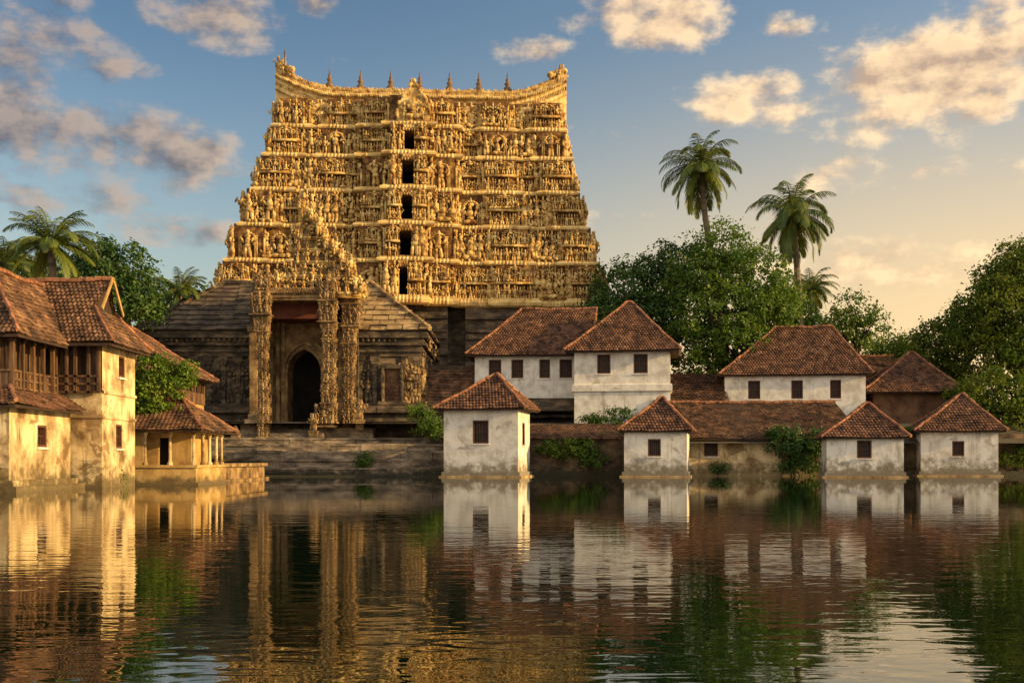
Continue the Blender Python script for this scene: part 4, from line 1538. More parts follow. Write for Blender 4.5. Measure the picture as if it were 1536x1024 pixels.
    for py0, py1, o in ((450, 446, 0), (446, 442, .12), (442, 438.5, .05), (438.5, 432, .22)):
        li.box(xa - o, xb + o, 86.7 - o, 89, PZ(py0, 86.7), PZ(py1, 86.7) - .004)
    for j in range(70):
        li.lump((xa + (xb - xa) * (j + .5) / 70, 86.45, PZ(435 + 3 * (j % 2), 86.7)), (.08, .1, .16))
    li.build('lintel', M['carved'], root, True)
    # carved gable above
    poly = [(436, 440), (486, 440), (520, 446), (545, 440), (528, 412), (516, 398), (506, 380), (492, 370), (481, 350), (470, 330), (458, 323), (449, 333), (446, 352), (439, 372), (436, 396)]
    pp = [(PX(x, 87), PZ(y, 87)) for x, y in poly]
    g = MB()
    cx0, cz0 = np.mean([p_[0] for p_ in pp]), np.mean([p_[1] for p_ in pp])
    g.slab_xz([(cx0 + (x - cx0) * .93, cz0 + (z - cz0) * .95) for x, z in pp], 87.1, 89.6)
    gg = g.build('carved_gable', M['carved'], root, True)
    g = MB()
    # rows of figures on ledges, narrowing upwards like a stepped gable
    edge_ = pp[3:11]
    rows = [(440, 437, 541), (414, 438, 528), (393, 440, 512), (374, 442, 494), (356, 446, 483), (339, 451, 474)]
    for q, (py, xl, xr) in enumerate(rows):
        z0 = PZ(py, 87)
        z1 = PZ(rows[q + 1][0] if q + 1 < len(rows) else 325, 87)
        xa, xb = PX(xl, 87), PX(xr, 87)
        y = 86.9 + q * .07
        g.box(xa - .05, xb + .05, y - .30, 89.5, z0 - .08, z0 + .05)
        g.box(xa, xb, y - .24, 89.5, z0 - .22, z0 - .1)
        n = max(2, int((xb - xa) / .62))
        for u in range(n):
            figure(g, (xa + (xb - xa) * (u + .5) / n, y - .22, z0 + .05), (z1 - z0) * rng.uniform(.75, 1.02), rng.uniform(-.1, .35))
            g.lump((xa + (xb - xa) * (u + .5) / n, y - .36, z0 - .02), (.13, .12, .14))
        for u in range(3):
            figure(g, (xb - .02, y + .3 + .75 * u, z0 + .05), (z1 - z0) * rng.uniform(.8, 1.05), pi / 2)
        arch_lumps(g, (xb - .35, y - .2, z1 - .45), .9, .6, .3, n=7, size=.12)
        g.lump((xb + .05, y - .2, z0 + .25), (.22, .3, .3))
        g.lump((xb + .18, y - .1, z0 + .6), (.14, .25, .28), rot_y(.5))
    for (xa, za_), (xb, zb_) in zip(edge_[:-1], edge_[1:]):   # scrolls climbing the sloping right edge
        sl_ = atan2(zb_ - za_, xb - xa)
        for j in range(13):
            t = rng.random()
            g.lump((xa + (xb - xa) * t + rng.uniform(-.12, .2), 86.75 + rng.uniform(0, 1.6), za_ + (zb_ - za_) * t + rng.uniform(-.2, .25)), (rng.uniform(.2, .42), .22, rng.uniform(.10, .2)), rot_y(-sl_ + rng.uniform(-.5, .5)))
        figure(g, (xb - .1, 86.6, zb_ - .2), rng.uniform(1.3, 1.8), .7)
    px_, pz_ = PX(462, 87), PZ(330, 87)
    arch_lumps(g, (px_, 87.1, pz_ - .1), .9, .7, 0, n=9, size=.12)
    g.lathe((px_, 87.4, pz_ + .2), [(0, 0), (.22, .02), (.26, .2), (.12, .34), (.17, .46), (.05, .6), (0, .85)], 8)
    poly2 = [(402, 441), (438, 441), (438, 408), (428, 418), (415, 424), (405, 430)]
    clutter_poly(g, [(PX(x, 87), PZ(y, 87)) for x, y in poly2], 87.0, 40, .12, .3, fig=8, figh=(.8, 1.3))
    g.build('carving', M['stucco'], gg, True, smooth=True)
    # columns
    carved_column(root, [(396, 656, 10, 86.6), (397, 610, 9), (394, 560, 7), (396, 500, 9), (394, 494, 14), (392, 470, 17), (394, 440, 14), (395, 424, 9)])
    carved_column(root, [(489, 640, 19, 87.0), (494, 600, 12), (494, 520, 11), (494, 498, 12), (492, 492, 15), (492, 450, 16), (500, 425, 12), (505, 410, 8)])
    carved_column(root, [(524, 640, 12, 88.6), (523, 600, 8), (524, 520, 12), (525, 500, 13), (526, 494, 15), (526, 455, 16), (534, 432, 12), (538, 424, 9)])
    pl = MB()
    pl.box(PX(376, 88), PX(387, 88), 87.6, 88.6, 3.0, PZ(498, 88))
    pl.box(PX(373, 88), PX(390, 88), 87.5, 88.7, PZ(498, 88), PZ(490, 88))
    pl.build('pilaster', M['carved'], root, True)
    pl = MB()
    pl.box(PX(508, 89), PX(518, 89), 88.7, 89.4, 3.0, PZ(498, 89))
    pl.build('pilaster', M['carved'], root, True)
    # steps up to the doorway and stepped plinth blocks
    st = MB()
    for j, (y, z) in enumerate(((86.2, 3.15), (87.4, 3.5), (88.7, 3.85), (90.2, 4.15))):
        st.box(PX(404, y), PX(484, y), y, 94 - j * .01, 2.5, z)
    for j in range(6):
        st.box(PX(352 + j * 5, 87.6), PX(389, 87.6), 87.1 + j * .12, 88.9, 2.6 + j * .42, 3.02 + j * .42)
    st.box(PX(484, 87.8), PX(560, 87.8), 87.5, 90, 2.6, 3.6)
    st.build('stair', M['step'], root, True)


temple_hall()


def statues():
    for lab, px, py, Y, h, w in (('weathered guardian statue right of the carved porch columns', 540, 640, 87.0, 1.9, 8),
                                 ('short carved pedestal with a crouching figure beside the doorway steps', 470, 655, 86.0, 1.6, 6),
                                 ('small stone figure on the terrace left of the porch', 354, 655, 85.5, .75, 4)):
        t = thing('guardian_statue', lab, 'statue', (PX(px, Y), Y, PZ(py, Y)))
        x, z = PX(px, Y), PZ(py, Y)
        b = MB()
        b.box(x - .3, x + .3, Y - .3, Y + .3, z - .25, z + h * .22)
        b.box(x - .36, x + .36, Y - .36, Y + .36, z + h * .22, z + h * .28)
        b.build('pedestal', M['carved'], t, True)
        f = MB()
        for a in (-.7, 0, .9):
            figure(f, (x + .1 * sin(a), Y - .1 * cos(a), z + h * .26), h * .8, a)
        f.build('figure', M['carved'], t, True, smooth=True)


statues()


def ghat():
    root = thing('stone_steps', 'broad flight of dark stone steps descending to the water below the temple', 'steps', (PX(500, 80), 80, 0))
    prof = [(76.2, .12), (77.6, .62), (79.4, 1.2), (80.9, 1.78), (82.4, 2.3), (84.2, 2.78)]
    m = MB()
    xr = PX(676, 77)
    for j, (y, z) in enumerate(prof):
        y1 = prof[j + 1][0] if j + 1 < len(prof) else 92
        x = -34.0
        while x < xr:   # separate long blocks, slightly uneven
            w = rng.uniform(1.6, 3.6)
            x1 = min(xr, x + w)
            dz, dy = rng.uniform(-.05, .03), rng.uniform(-.09, .05)
            zl = -1 if j == 0 else prof[j - 1][1] - .1
            m.box(x + .015, x1 - .015, y + dy, y1 + .3, zl, z + dz)
            x = x1
        m.box(-34, xr, y - .09, y + .25, z - .16, z - .03)
    m.build('step', M['step'], root, True)
    q = thing('quay', 'low sunlit stone quay beside the open gazebo', 'quay', (-16, 68, 0))
    m = MB()
    x = -18.5
    xe = PX(404, 70)
    m.box(-19.5, xe, 57.5, 68.6, -1, .78)
    m.box(-19.5, xe + .18, 57.4, 68.7, .78, .96)
    m.box(-19.5, xe + .25, 57.3, 68.8, -1, .12)
    m.build('quay_wall', M['carved'], q, True)


ghat()


# ------------------------------------------------------------------ left bank buildings
def waterside_house():
    root = thing('waterside_house', 'old plaster and dark timber house standing in the water at the left edge', 'house', (-19, 44, 0))
    w = MB()
    wy = lambda px, X: X * FPX / (px - CX)
    h3 = (wy(56, -18.2) - 41, wy(70, -18.2) - 41, 1.66, 2.5)
    wall_holes(w, (-18.2, 41), (0, 1), 5.7, -1, 3.3, [h3])
    wall_holes(w, (-27, 41), (1, 0), 8.8, -1, 3.3, [])
    wall_holes(w, (-18.2, 46.7), (-1, 0), 2, -1, 3.3, [])
    hu = (wy(178, -17) - 47, wy(187, -17) - 47, 4.74, 5.66)
    hl = (wy(174, -17) - 47, wy(183, -17) - 47, 1.66, 2.68)
    wall_holes(w, (-17, 47), (0, 1), 4.1, -1, 6.1, [hu, hl])
    wall_holes(w, (-27, 47), (1, 0), 10, -1, 3.95, [])
    wall_holes(w, (-17, 51.1), (-1, 0), 10, -1, 6.1, [])
    wall = w.build('wall', M['oldplaster'], root, True)
    window(root, (-18.2, 41), (0, 1), h3, True, bars=2)
    window(root, (-17, 47), (0, 1), hu, True, bars=2)
    window(root, (-17, 47), (0, 1), hl, True, bars=2)
    l = MB()
    l.box(-27, -17.95, 40.75, 46.9, -1, .42)
    l.box(-27, -17.72, 40.5, 47.0, -1, .20)
    l.build('plinth', M['oldplaster'], root, True)
    l = MB()
    l.sweep([(-27, 47), (-17, 47), (-17, 51.1)], [(0, 2.86), (.05, 2.88), (.07, 2.93), (.05, 2.98), (0, 3.0)])
    l.build('moulding', M['oldplaster'], root, True)
    l = MB()
    l.sweep([(-17.003, 46.99), (-17.003, 51.1)], [(0, 3.9), (.07, 3.92), (.09, 3.98), (.07, 4.04), (0, 4.06)])
    l.build('moulding', M['oldplaster'], root, True)
    # timber upper storeys
    t = MB()
    def planks_x(x0, x1, y, z0, z1, wd=.16):
        x = x0
        while x < x1 - .02:
            xe = min(x1, x + wd)
            t.box(x + .004, xe - .004, y + rng.uniform(-.012, .012), y + .06, z0, z1, tint=rng.random())
            x = xe
    def planks_y(y0, y1, x, z0, z1, wd=.16):
        y = y0
        while y < y1 - .02:
            ye = min(y1, y + wd)
            t.box(x - .06, x + rng.uniform(-.012, .012), y + .004, ye - .004, z0, z1, tint=rng.random())
            y = ye
    planks_x(-24, -17.25, 46.86, 3.95, 4.62)
    for z in (3.96, 4.3, 4.62):
        t.box(-24, -17.1, 46.78, 46.86, z - .045, z + .045, tint=.7)
    planks_x(-24, -17.1, 47.5, 4.6, 6.1)
    for x in (-17.08, -17.5, -18.05, -18.4, -18.85, -19.4):
        t.box(x - .06, x + .06, 46.78, 46.9, 3.92, 6.05, tint=.8)
    planks_x(-17.45, -17.12, 46.9, 4.62, 5.98)
    planks_x(-18.72, -18.5, 46.92, 4.62, 5.7, .22)
    t.build('timber_wall', M['wood'], root, True)
    t = MB()
    planks_y(42.4, 46.8, -19.35, 3.84, 6.0)
    planks_x(-26, -18.75, 42.75, 3.84, 6.0)
    t.build('inner_wall', M['wood'], root, True)
    t = MB()
    planks_y(42.4, 46.6, -18.72, 3.86, 4.5, .11)
    for z in (3.88, 4.2, 4.52):
        t.box(-18.76, -18.66, 42.35, 46.6, z - .04, z + .04, tint=.9)
    for y in np.linspace(42.45, 46.5, 8):
        t.box(-18.74, -18.64, y - .05, y + .05, 3.84, 4.55, tint=.9)
    planks_x(-26, -18.7, 42.32, 3.86, 4.5, .12)
    for z in (3.88, 4.52):
        t.box(-26, -18.66, 42.26, 42.34, z - .04, z + .04, tint=.9)
    bal = t.build('balcony', M['wood'], root, True)
    for y in (42.36, 43.25, 44.2, 45.15, 46.1):
        p = MB()
        p.box(-18.76, -18.62, y - .06, y + .08, 3.8, 5.95, tint=.9)
        p.box(-18.8, -18.58, y - .1, y + .12, 5.6, 5.7, tint=.9)
        p.build('post', M['wood'], bal, True)
    for x in (-19.6, -20.6, -21.6):
        p = MB()
        p.box(x - .07, x + .07, 42.28, 42.42, 3.8, 5.95, tint=.8)
        p.build('post', M['wood'], bal, True)
    # skirt roof under the balcony
    k = MB()
    tile_slope(k, [((-17.65, 40.3, 3.18), (-17.65, 46.75, 3.18)), ((-18.72, 42.3, 3.86), (-18.72, 46.75, 3.86))], seed=201, th=.22, tw=.19, lift=.055)
    tile_slope(k, [((-27, 40.3, 3.18), (-17.65, 40.3, 3.18)), ((-27, 42.3, 3.86), (-18.72, 42.3, 3.86))], seed=202, th=.22, tw=.19, lift=.055)
    sk = k.build('skirt_roof', M['tile'], root, True)
    k = MB()
    ridge_caps(k, (-17.65, 40.3, 3.27), (-18.72, 42.3, 3.95), .08)
    k.build('ridge_cap', M['ridge'], sk, True)
    k = MB()
    k.add([(-17.7, 40.35, 3.12), (-17.7, 46.7, 3.12), (-18.72, 46.7, 3.78), (-18.72, 42.3, 3.78), (-27, 40.35, 3.12), (-27, 42.3, 3.78)], [(0, 1, 2, 3), (4, 0, 3, 5)])
    k.box(-17.76, -17.68, 40.36, 46.7, 3.03, 3.13)
    k.box(-27, -17.7, 40.33, 40.41, 3.03, 3.13)
    k.build('roof_deck', M['deck'], sk, True)
    # main roofs
    r1 = MB()
    tile_slope(r1, [((-18.15, 41.7, 5.86), (-18.15, 48.2, 5.86)), ((-20.3, 44.2, 8.62), (-20.3, 49.2, 8.62))], seed=211, sag=.05, th=.23, tw=.19, lift=.055)
    tile_slope(r1, [((-22.45, 41.7, 5.86), (-18.15, 41.7, 5.86)), ((-20.3, 44.2, 8.62), (-20.3, 44.2, 8.62))], seed=212, th=.23, tw=.19, lift=.055)
    tile_slope(r1, [((-22.45, 48.2, 5.86), (-22.45, 41.7, 5.86)), ((-20.3, 49.2, 8.62), (-20.3, 44.2, 8.62))], seed=213, th=.23, tw=.19, lift=.055)
    ra = r1.build('roof', M['oldtile'], root, True)
    c = MB()
    ridge_caps(c, (-20.3, 44.2, 8.7), (-20.3, 49, 8.7), .13)
    ridge_caps(c, (-18.15, 41.7, 5.95), (-20.3, 44.2, 8.7), .10)
    c.build('ridge_cap', M['ridge'], ra, True)
    d = MB()
    d.add([(-18.2, 41.76, 5.8), (-18.2, 48, 5.8), (-20.3, 49, 8.55), (-20.3, 44.25, 8.55), (-22.4, 41.76, 5.8), (-22.4, 48, 5.8)], [(0, 1, 2, 3), (5, 4, 3, 2)], [(4, 0, 3)])
    d.box(-18.28, -18.19, 41.75, 46.4, 5.7, 5.81)
    d.box(-22.4, -18.2, 41.74, 41.82, 5.7, 5.81)
    d.quad((-22.4, 41.8, 5.78), (-22.4, 48, 5.78), (-18.25, 48, 5.78), (-18.25, 41.8, 5.78))
    d.build('roof_deck', M['deck'], ra, True)
    r2 = MB()
    tile_slope(r2, [((-27, 46.4, 6.0), (-16.35, 46.4, 6.0)), ((-27, 47.8, 7.54), (-17.6, 47.8, 7.54)), ((-27, 49, 8.88), (-17.35, 49, 8.88))], seed=221, th=.23, tw=.19, lift=.055)
    tile_slope(r2, [((-16.35, 46.4, 6.0), (-16.35, 51.6, 6.0)), ((-17.6, 47.8, 7.54), (-17.6, 50.2, 7.54))], seed=222, th=.23, tw=.19, lift=.055)
    tile_slope(r2, [((-16.35, 51.6, 6.0), (-27, 51.6, 6.0)), ((-17.6, 50.2, 7.54), (-27, 50.2, 7.54)), ((-17.35, 49, 8.88), (-27, 49, 8.88))], seed=223, th=.23, tw=.19, lift=.055)
    rb = r2.build('roof', M['oldtile'], root, True)
    for p, q, w_ in (((-27, 49, 8.96), (-17.3, 49, 8.96), .12), ((-16.35, 46.4, 6.08), (-17.6, 47.8, 7.62), .09), ((-16.35, 51.6, 6.08), (-17.6, 50.2, 7.62), .09)):
        c = MB()
        ridge_caps(c, p, q, w_)
        c.build('ridge_cap', M['ridge'], rb, True)
    d = MB()
    d.add([(-27, 46.46, 5.94), (-16.45, 46.46, 5.94), (-17.66, 47.8, 7.46), (-27, 47.8, 7.46), (-27, 49, 8.8), (-17.66, 49, 8.8), (-17.66, 50.2, 7.46), (-16.45, 51.5, 5.94), (-27, 51.5, 5.94), (-27, 50.2, 7.46)],
          [(0, 1, 2, 3), (3, 2, 5, 4), (1, 7, 6, 2), (7, 8, 9, 6), (6, 9, 4, 5)], [(2, 6, 5)])
    d.quad((-27, 46.46, 5.92), (-27, 51.5, 5.92), (-16.45, 51.5, 5.92), (-16.45, 46.46, 5.92))
    d.box(-27, -16.45, 46.41, 46.48, 5.83, 5.95)
    d.box(-16.5, -16.42, 46.48, 51.5, 5.83, 5.95)
    d.build('roof_deck', M['deck'], rb, True)
    for y in (47.7, 50.3):
        b = MB()
        b.bar((-17.25, y, 7.52), (-17.25, 49, 9.0), .06, .16)
        b.build('bargeboard', M['ochre'], rb, True)  # ochre in place of wood, its golden sunlight put into the colour


waterside_house()


def rear_house():
    root = thing('rear_house', 'timber galleried house with a sloping tiled roof behind the leafy creeper', 'house', (-19, 57, .5))
    w = MB()
    w.box(-23.5, -16.4, 55.6, 60.3, -.5, 4.1)
    w.build('wall', M['ochre'], root, True)
    t = MB()
    y = 55.6
    while y < 60.2:
        t.box(-16.98, -16.9, y, y + .17, 4.1, 5.5, tint=rng.random())
        y += .175
    t.box(-23.5, -16.9, 55.7, 55.78, 4.1, 5.5)
    t.box(-16.45, -16.33, 55.5, 60.3, 4.05, 4.62, tint=.8)
    t.box(-23.5, -16.45, 55.5, 55.6, 4.05, 4.62, tint=.6)
    tw = t.build('gallery', M['wood'], root, True)
    for yy in (55.55, 56.7, 57.5, 58.4, 59.3, 60.2):
        p = MB()
        p.box(-16.46, -16.32, yy - .07, yy + .07, 4.62, 5.5, tint=1.0)
        p.build('post', M['wood'], tw, True)
    m = MB()
    tile_slope(m, [((-15.7, 54.8, 5.28), (-15.7, 60.6, 5.28)), ((-20, 57, 8.0), (-20, 60, 8.0))], seed=231, th=.23, tw=.19, lift=.055)
    tile_slope(m, [((-24.2, 54.8, 5.28), (-15.7, 54.8, 5.28)), ((-20, 57, 8.0), (-20, 57, 8.0))], seed=232, th=.23, tw=.19, lift=.055)
    tile_slope(m, [((-15.7, 60.6, 5.28), (-24.2, 60.6, 5.28)), ((-20, 60, 8.0), (-20, 60, 8.0))], seed=233, th=.23, tw=.19, lift=.055)
    ro = m.build('roof', M['oldtile'], root, True)
    c = MB()
    for p, q in (((-15.7, 54.8, 5.36), (-20, 57, 8.08)), ((-15.7, 60.6, 5.36), (-20, 60, 8.08)), ((-20, 57, 8.08), (-20, 60, 8.08))):
        ridge_caps(c, p, q, .11)
    c.build('ridge_cap', M['ridge'], ro, True)
    d = MB()
    d.add([(-15.8, 54.9, 5.2), (-15.8, 60.5, 5.2), (-20, 60, 7.92), (-20, 57, 7.92), (-24.1, 54.9, 5.2), (-24.1, 60.5, 5.2)], [(0, 1, 2, 3), (4, 5, 1, 0)], [(4, 0, 3), (1, 5, 2)])
    d.build('roof_deck', M['deck'], ro, True)


rear_house()


def gazebo():
    root = thing('gazebo', 'small open gazebo with slim pale columns and a tiled roof over the water', 'gazebo', (-17, 54.5, 0))
    b = MB()
    b.box(-20, -14.5, 52, 57.4, -1, .8)
    b.box(-20, -14.42, 51.92, 57.48, .8, .92)
    b.box(-20, -14.36, 51.86, 57.5, -1, .12)
    b.build('base', M['ochre'], root, True)
    w = MB()
    wall_holes(w, (-20, 53.4), (1, 0), 4.9, .9, 2.7, [(3.35, 3.85, .92, 2.2)])
    w.box(-20, -16.95, 52.1, 52.3, .9, 2.6)
    w.quad((-15.1, 53.4, .9), (-15.1, 56.8, .9), (-15.1, 56.8, 2.7), (-15.1, 53.4, 2.7))
    w.build('wall', M['ochre'], root, True)
    d = MB()
    d.box(-16.66, -16.14, 53.66, 53.7, .92, 2.2)
    d.build('door', M['dark'], root, True)
    for x, y in ((-14.66, 52.2), (-14.66, 53.75), (-14.66, 54.95), (-14.66, 56.2), (-14.66, 57.2), (-15.75, 52.2), (-16.9, 52.2)):
        c = MB()
        c.lathe((x, y, .92), [(.0, 0), (.13, 0), (.13, .1), (.075, .16), (.07, .7), (.06, 1.3), (.11, 1.38), (.12, 1.5), (0, 1.5)], 8)
        c.build('column', M['oldplaster'], root, True)
    e = MB()
    e.box(-20, -14.56, 52.1, 52.32, 2.42, 2.58)
    e.box(-14.78, -14.55, 52.32, 57.3, 2.42, 2.58)
    e.build('beam', M['oldplaster'], root, True)
    hip_roof(root, -20.2, -14.05, 51.4, 58.0, 2.55, 4.1, -19, -15.9, 54.6, 'oldtile', tw=.2, th=.24, seed=241, world=True, rad=.09)


gazebo()


# ------------------------------------------------------------------ trees, palms and shrubs
def leaf_cloud(centers, sizes, radii, normals, per, tints, npr, mb, aspect=.55, outward=.6):
    """clusters of small folded leaves, vectorised"""
    n = len(centers)
    C = np.repeat(centers, per, 0)
    Rr = np.repeat(radii, per)[:, None]
    S_ = np.repeat(sizes, per) * npr.uniform(.65, 1.25, n * per)
    T = np.repeat(tints, per) + npr.normal(0, .13, n * per)
    Nn = np.repeat(normals, per, 0)
    P = C + npr.normal(0, .5, (n * per, 3)) * Rr * np.array((1, 1, .75))
    nrm = Nn * outward + npr.normal(0, .55, (n * per, 3)) + np.array((0, 0, .35))
    nrm /= np.linalg.norm(nrm, axis=1)[:, None]
    d = npr.normal(0, 1, (n * per, 3)) + np.array((0, 0, -.35))
    d -= nrm * (d * nrm).sum(1)[:, None]
    d /= np.linalg.norm(d, axis=1)[:, None]
    s = np.cross(nrm, d)
    L_ = S_[:, None]
    a = P - d * L_ * .5
    b = P + s * L_ * aspect * .5 + nrm * L_ * .08
    c = P + d * L_ * .5 - nrm * L_ * .06
    e = P - s * L_ * aspect * .5 + nrm * L_ * .08
    v = np.stack([a, b, c, e], 1).reshape(-1, 3)
    f = np.arange(len(v)).reshape(-1, 4)
    mb.add(v, f, tint=np.clip(T, 0, 1))


def crown_mesh(lobes, density, leaf, seed, cl_r=.8, per=16, shell=.72, tbase=.45):
    npr = np.random.RandomState(seed)
    mb = MB()
    for (x, y, z, rx, ry, rz) in lobes:
        area = 4 * pi * ((rx * ry) ** 1.6 / 3 + (rx * rz) ** 1.6 / 3 + (ry * rz) ** 1.6 / 3) ** (1 / 1.6)
        n = max(6, int(area * density))
        d = npr.normal(0, 1, (n, 3))
        d /= np.linalg.norm(d, axis=1)[:, None]
        d = d[d[:, 2] > -.75]
        n = len(d)
        # lumpy outline
        lump = 1 + .13 * np.sin(d[:, 0] * 5.1 + seed) * np.sin(d[:, 2] * 6.3 + x) + .1 * np.sin(d[:, 1] * 9 + d[:, 0] * 7 + z)
        r = npr.uniform(shell, 1.04, n) ** .8 * lump
        c = d * r[:, None] * np.array((rx, ry, rz)) + np.array((x, y, z))
        nn = d / np.array((rx, ry, rz))
        nn /= np.linalg.norm(nn, axis=1)[:, None]
        leaf_cloud(c, np.full(n, leaf), npr.uniform(.6, 1.25, n) * cl_r, nn, per, npr.normal(tbase, .2, n), npr, mb)
    return mb


def broad_tree(name, label, Y, base_px, base_z, lobes, mat='leaf', density=1.9, leaf=.34, seed=1, trunk_r=.45, cl_r=.7, per=18, cat='tree', group=None, tbase=.45):
    """lobes: (px, py, rx px, rz px, depth offset m)"""
    k = Y / FPX
    x0 = PX(base_px, Y)
    root = thing(name, label, cat, (x0, Y, base_z), 0, group)
    Ls = []
    for (px, py, rx, rz, dy) in lobes:
        rx_, rz_ = rx * k, rz * k
        Ls.append((PX(px, Y), Y + dy, PZ(py, Y), rx_, (rx_ + rz_) / 2, rz_))
    crown_mesh(Ls, density, leaf, seed, cl_r, per, tbase=tbase).build('crown', M[mat], root, True)
    t = MB()
    r = random.Random(seed)
    cx = sum(l[0] for l in Ls) / len(Ls)
    zmin = min(l[2] - l[5] * .5 for l in Ls)
    fork = np.array((x0 * .6 + cx * .4, Y, base_z + max(1.2, (zmin - base_z) * .8)))
    b = np.array((x0, Y, base_z - .3))
    mid = (b + fork) / 2 + np.array((r.uniform(-.2, .2), 0, 0))
    t.tube([b, b + (mid - b) * .3, mid, fork], [trunk_r * 1.5, trunk_r * 1.1, trunk_r, trunk_r * .85], 10)
    for l in Ls:
        e = np.array((l[0], l[1], l[2] + l[5] * .2))
        m1 = fork + (e - fork) * .5 + np.array((r.uniform(-.3, .3), r.uniform(-.3, .3), r.uniform(0, .6)))
        t.tube([fork - (0, 0, .2), m1, e], [trunk_r * .6, trunk_r * .4, trunk_r * .15], 7)
        for j in range(4):
            q = np.array((l[0] + r.uniform(-.8, .8) * l[3], l[1] + r.uniform(-.8, .8) * l[4], l[2] + r.uniform(-.2, .85) * l[5]))
            t.tube([m1 + (e - m1) * r.uniform(0, .8), (m1 + q) / 2 + (0, 0, .2), q], [trunk_r * .22, trunk_r * .15, trunk_r * .05], 5)
    t.build('trunk', M['bark'], root, True)
    return root


def palm(label, Y, px, py, trunk_pts, rpx, nf=26, seed=1, droop=1.0, tr=.2, up=85, low=-55, group='coconut palms', tint=.5):
    """crown at photo position px,py; trunk_pts photo positions from the ground up"""
    r = random.Random(seed)
    k = Y / FPX
    pts = [np.array((PX(a, Y), Y, PZ(b, Y))) for a, b in trunk_pts] + [np.array((PX(px, Y), Y, PZ(py, Y)))]
    root = thing('coconut_palm', label, 'palm tree', tuple(pts[0]), 0, group)
    t = MB()
    n = 40
    # smooth curve through the points, ringed bark
    P = []
    for i in range(n + 1):
        u = i / n * (len(pts) - 1)
        j = min(int(u), len(pts) - 2)
        f = u - j
        p0, p1, p2, p3 = pts[max(j - 1, 0)], pts[j], pts[j + 1], pts[min(j + 2, len(pts) - 1)]
        P.append(.5 * ((2 * p1) + (-p0 + p2) * f + (2 * p0 - 5 * p1 + 4 * p2 - p3) * f * f + (-p0 + 3 * p1 - 3 * p2 + p3) * f ** 3))
    t.tube(P, [tr * (1.35 - .5 * i / n) * (1.06 if i % 2 else .96) for i in range(n + 1)], 9)
    t.build('trunk', M['palmbark'], root, True)
    top = pts[-1]
    c = MB()
    for j in range(9):
        a = r.uniform(0, 2 * pi)
        c.lump(top + np.array((cos(a) * .32, sin(a) * .32, -.35 + r.uniform(-.25, .15))), (.15, .15, .19), t=BALL)
    c.build('coconut_cluster', M['coconut'], root, True, smooth=True)
    R_ = rpx * k
    for i in range(nf):
        q = (i + .5) / nf
        el = R(up + (low - up) * q ** .85 + r.uniform(-14, 14))
        az = i * 2.39996 + r.uniform(-.5, .5)
        Lf = R_ * r.uniform(1.0, 1.22) * (1.0 if q > .15 else .9)
        f = MB()
        m = 18
        p = top + np.array((cos(az), sin(az), 0)) * .12
        e = el
        dr = droop * r.uniform(.75, 1.35)
        pr, dirs = [p.copy()], []
        for s in range(m):
            d = np.array((cos(az) * cos(e), sin(az) * cos(e), sin(e)))
            dirs.append(d)
            p = p + d * Lf / m
            pr.append(p.copy())
            e -= dr * (.015 + .135 * (s / m) ** 1.2) * (1.15 if el > 0 else .6)
            e = max(e, R(-88))
        dirs.append(dirs[-1])
        f.tube(pr, [.055 * (1 - s / (m + 1)) + .008 for s in range(m + 1)], 4, tint=.75, cap=False)
        side0 = np.array((-sin(az), cos(az), 0))
        vs, ts = [], []
        nl = 48
        ft = min(1, max(0, tint + r.gauss(0, .14) + (.25 if q > .85 else 0)))
        for s in range(nl):
            u = .1 + .9 * s / (nl - 1)
            j = min(int(u * m), m - 1)
            w = u * m - j
            b = pr[j] * (1 - w) + pr[j + 1] * w
            d = dirs[j]
            upv = np.cross(side0, d)
            upv = upv if upv[2] > -.2 else -upv
            ll = Lf * .23 * (sin(pi * min(1, u * .82 + .16)) ** .6) * r.uniform(.85, 1.1)
            for sg in (-1, 1):
                hang = r.uniform(.35, .8) * droop
                ld = d * (.55 + .3 * u) + side0 * sg * .75 + np.array((0, 0, -hang)) + upv * .15
                ld /= np.linalg.norm(ld)
                wd = np.cross(ld, upv)
                wd = wd / (np.linalg.norm(wd) + 1e-6) * .027 * (Lf / 3.4)
                tip = b + ld * ll + np.array((0, 0, -.16 * ll))
                mid = b + ld * ll * .5
                vs += [b - wd * .6, b + wd * .6, mid + wd, mid - wd, tip + wd * .15, tip - wd * .15]
                ts += [min(1, max(0, ft + r.gauss(0, .1)))] * 2
        v = np.array(vs)
        ix = np.arange(0, len(v), 6)[:, None]
        fa = np.concatenate([ix + np.array((0, 1, 2, 3)), ix + np.array((3, 2, 4, 5))], 1).reshape(-1, 4)
        f.add(v, fa, tint=np.array(ts))
        f.build('frond', M['frond'], root, True)
    return root


def shrub(label, Y, lobes, mat='leaf', seed=1, density=3.0, leaf=.2, name='shrub', per=12, cl_r=.3, group=None, tbase=.5):
    k = Y / FPX
    L3 = [(PX(px, Y), Y + dy, PZ(py, Y), rx * k, (rx + rz) * k * .4, rz * k) for (px, py, rx, rz, dy) in lobes]
    bx = L3[0]
    zb = min(l[2] - l[5] for l in L3)
    root = thing(name, label, name.replace('_', ' '), (bx[0], Y + .2, zb), 0, group)
    crown_mesh(L3, density, leaf, seed, cl_r, per, shell=.35, tbase=tbase).build('foliage', M[mat], root, True)
    t = MB()
    r = random.Random(seed)
    for l in L3:
        for j in range(5):
            e = np.array((l[0] + r.uniform(-.7, .7) * l[3], l[1] + r.uniform(-.5, .5) * l[4], l[2] + r.uniform(-.3, .8) * l[5]))
            b = np.array((l[0] + r.uniform(-.2, .2) * l[3], l[1] + .25, l[2] - l[5]))
            t.tube([b, (b + e) / 2 + (r.uniform(-.1, .1), 0, .05), e], [.035, .025, .01], 5)
    t.build('stem', M['bark'], root, True)
    return root


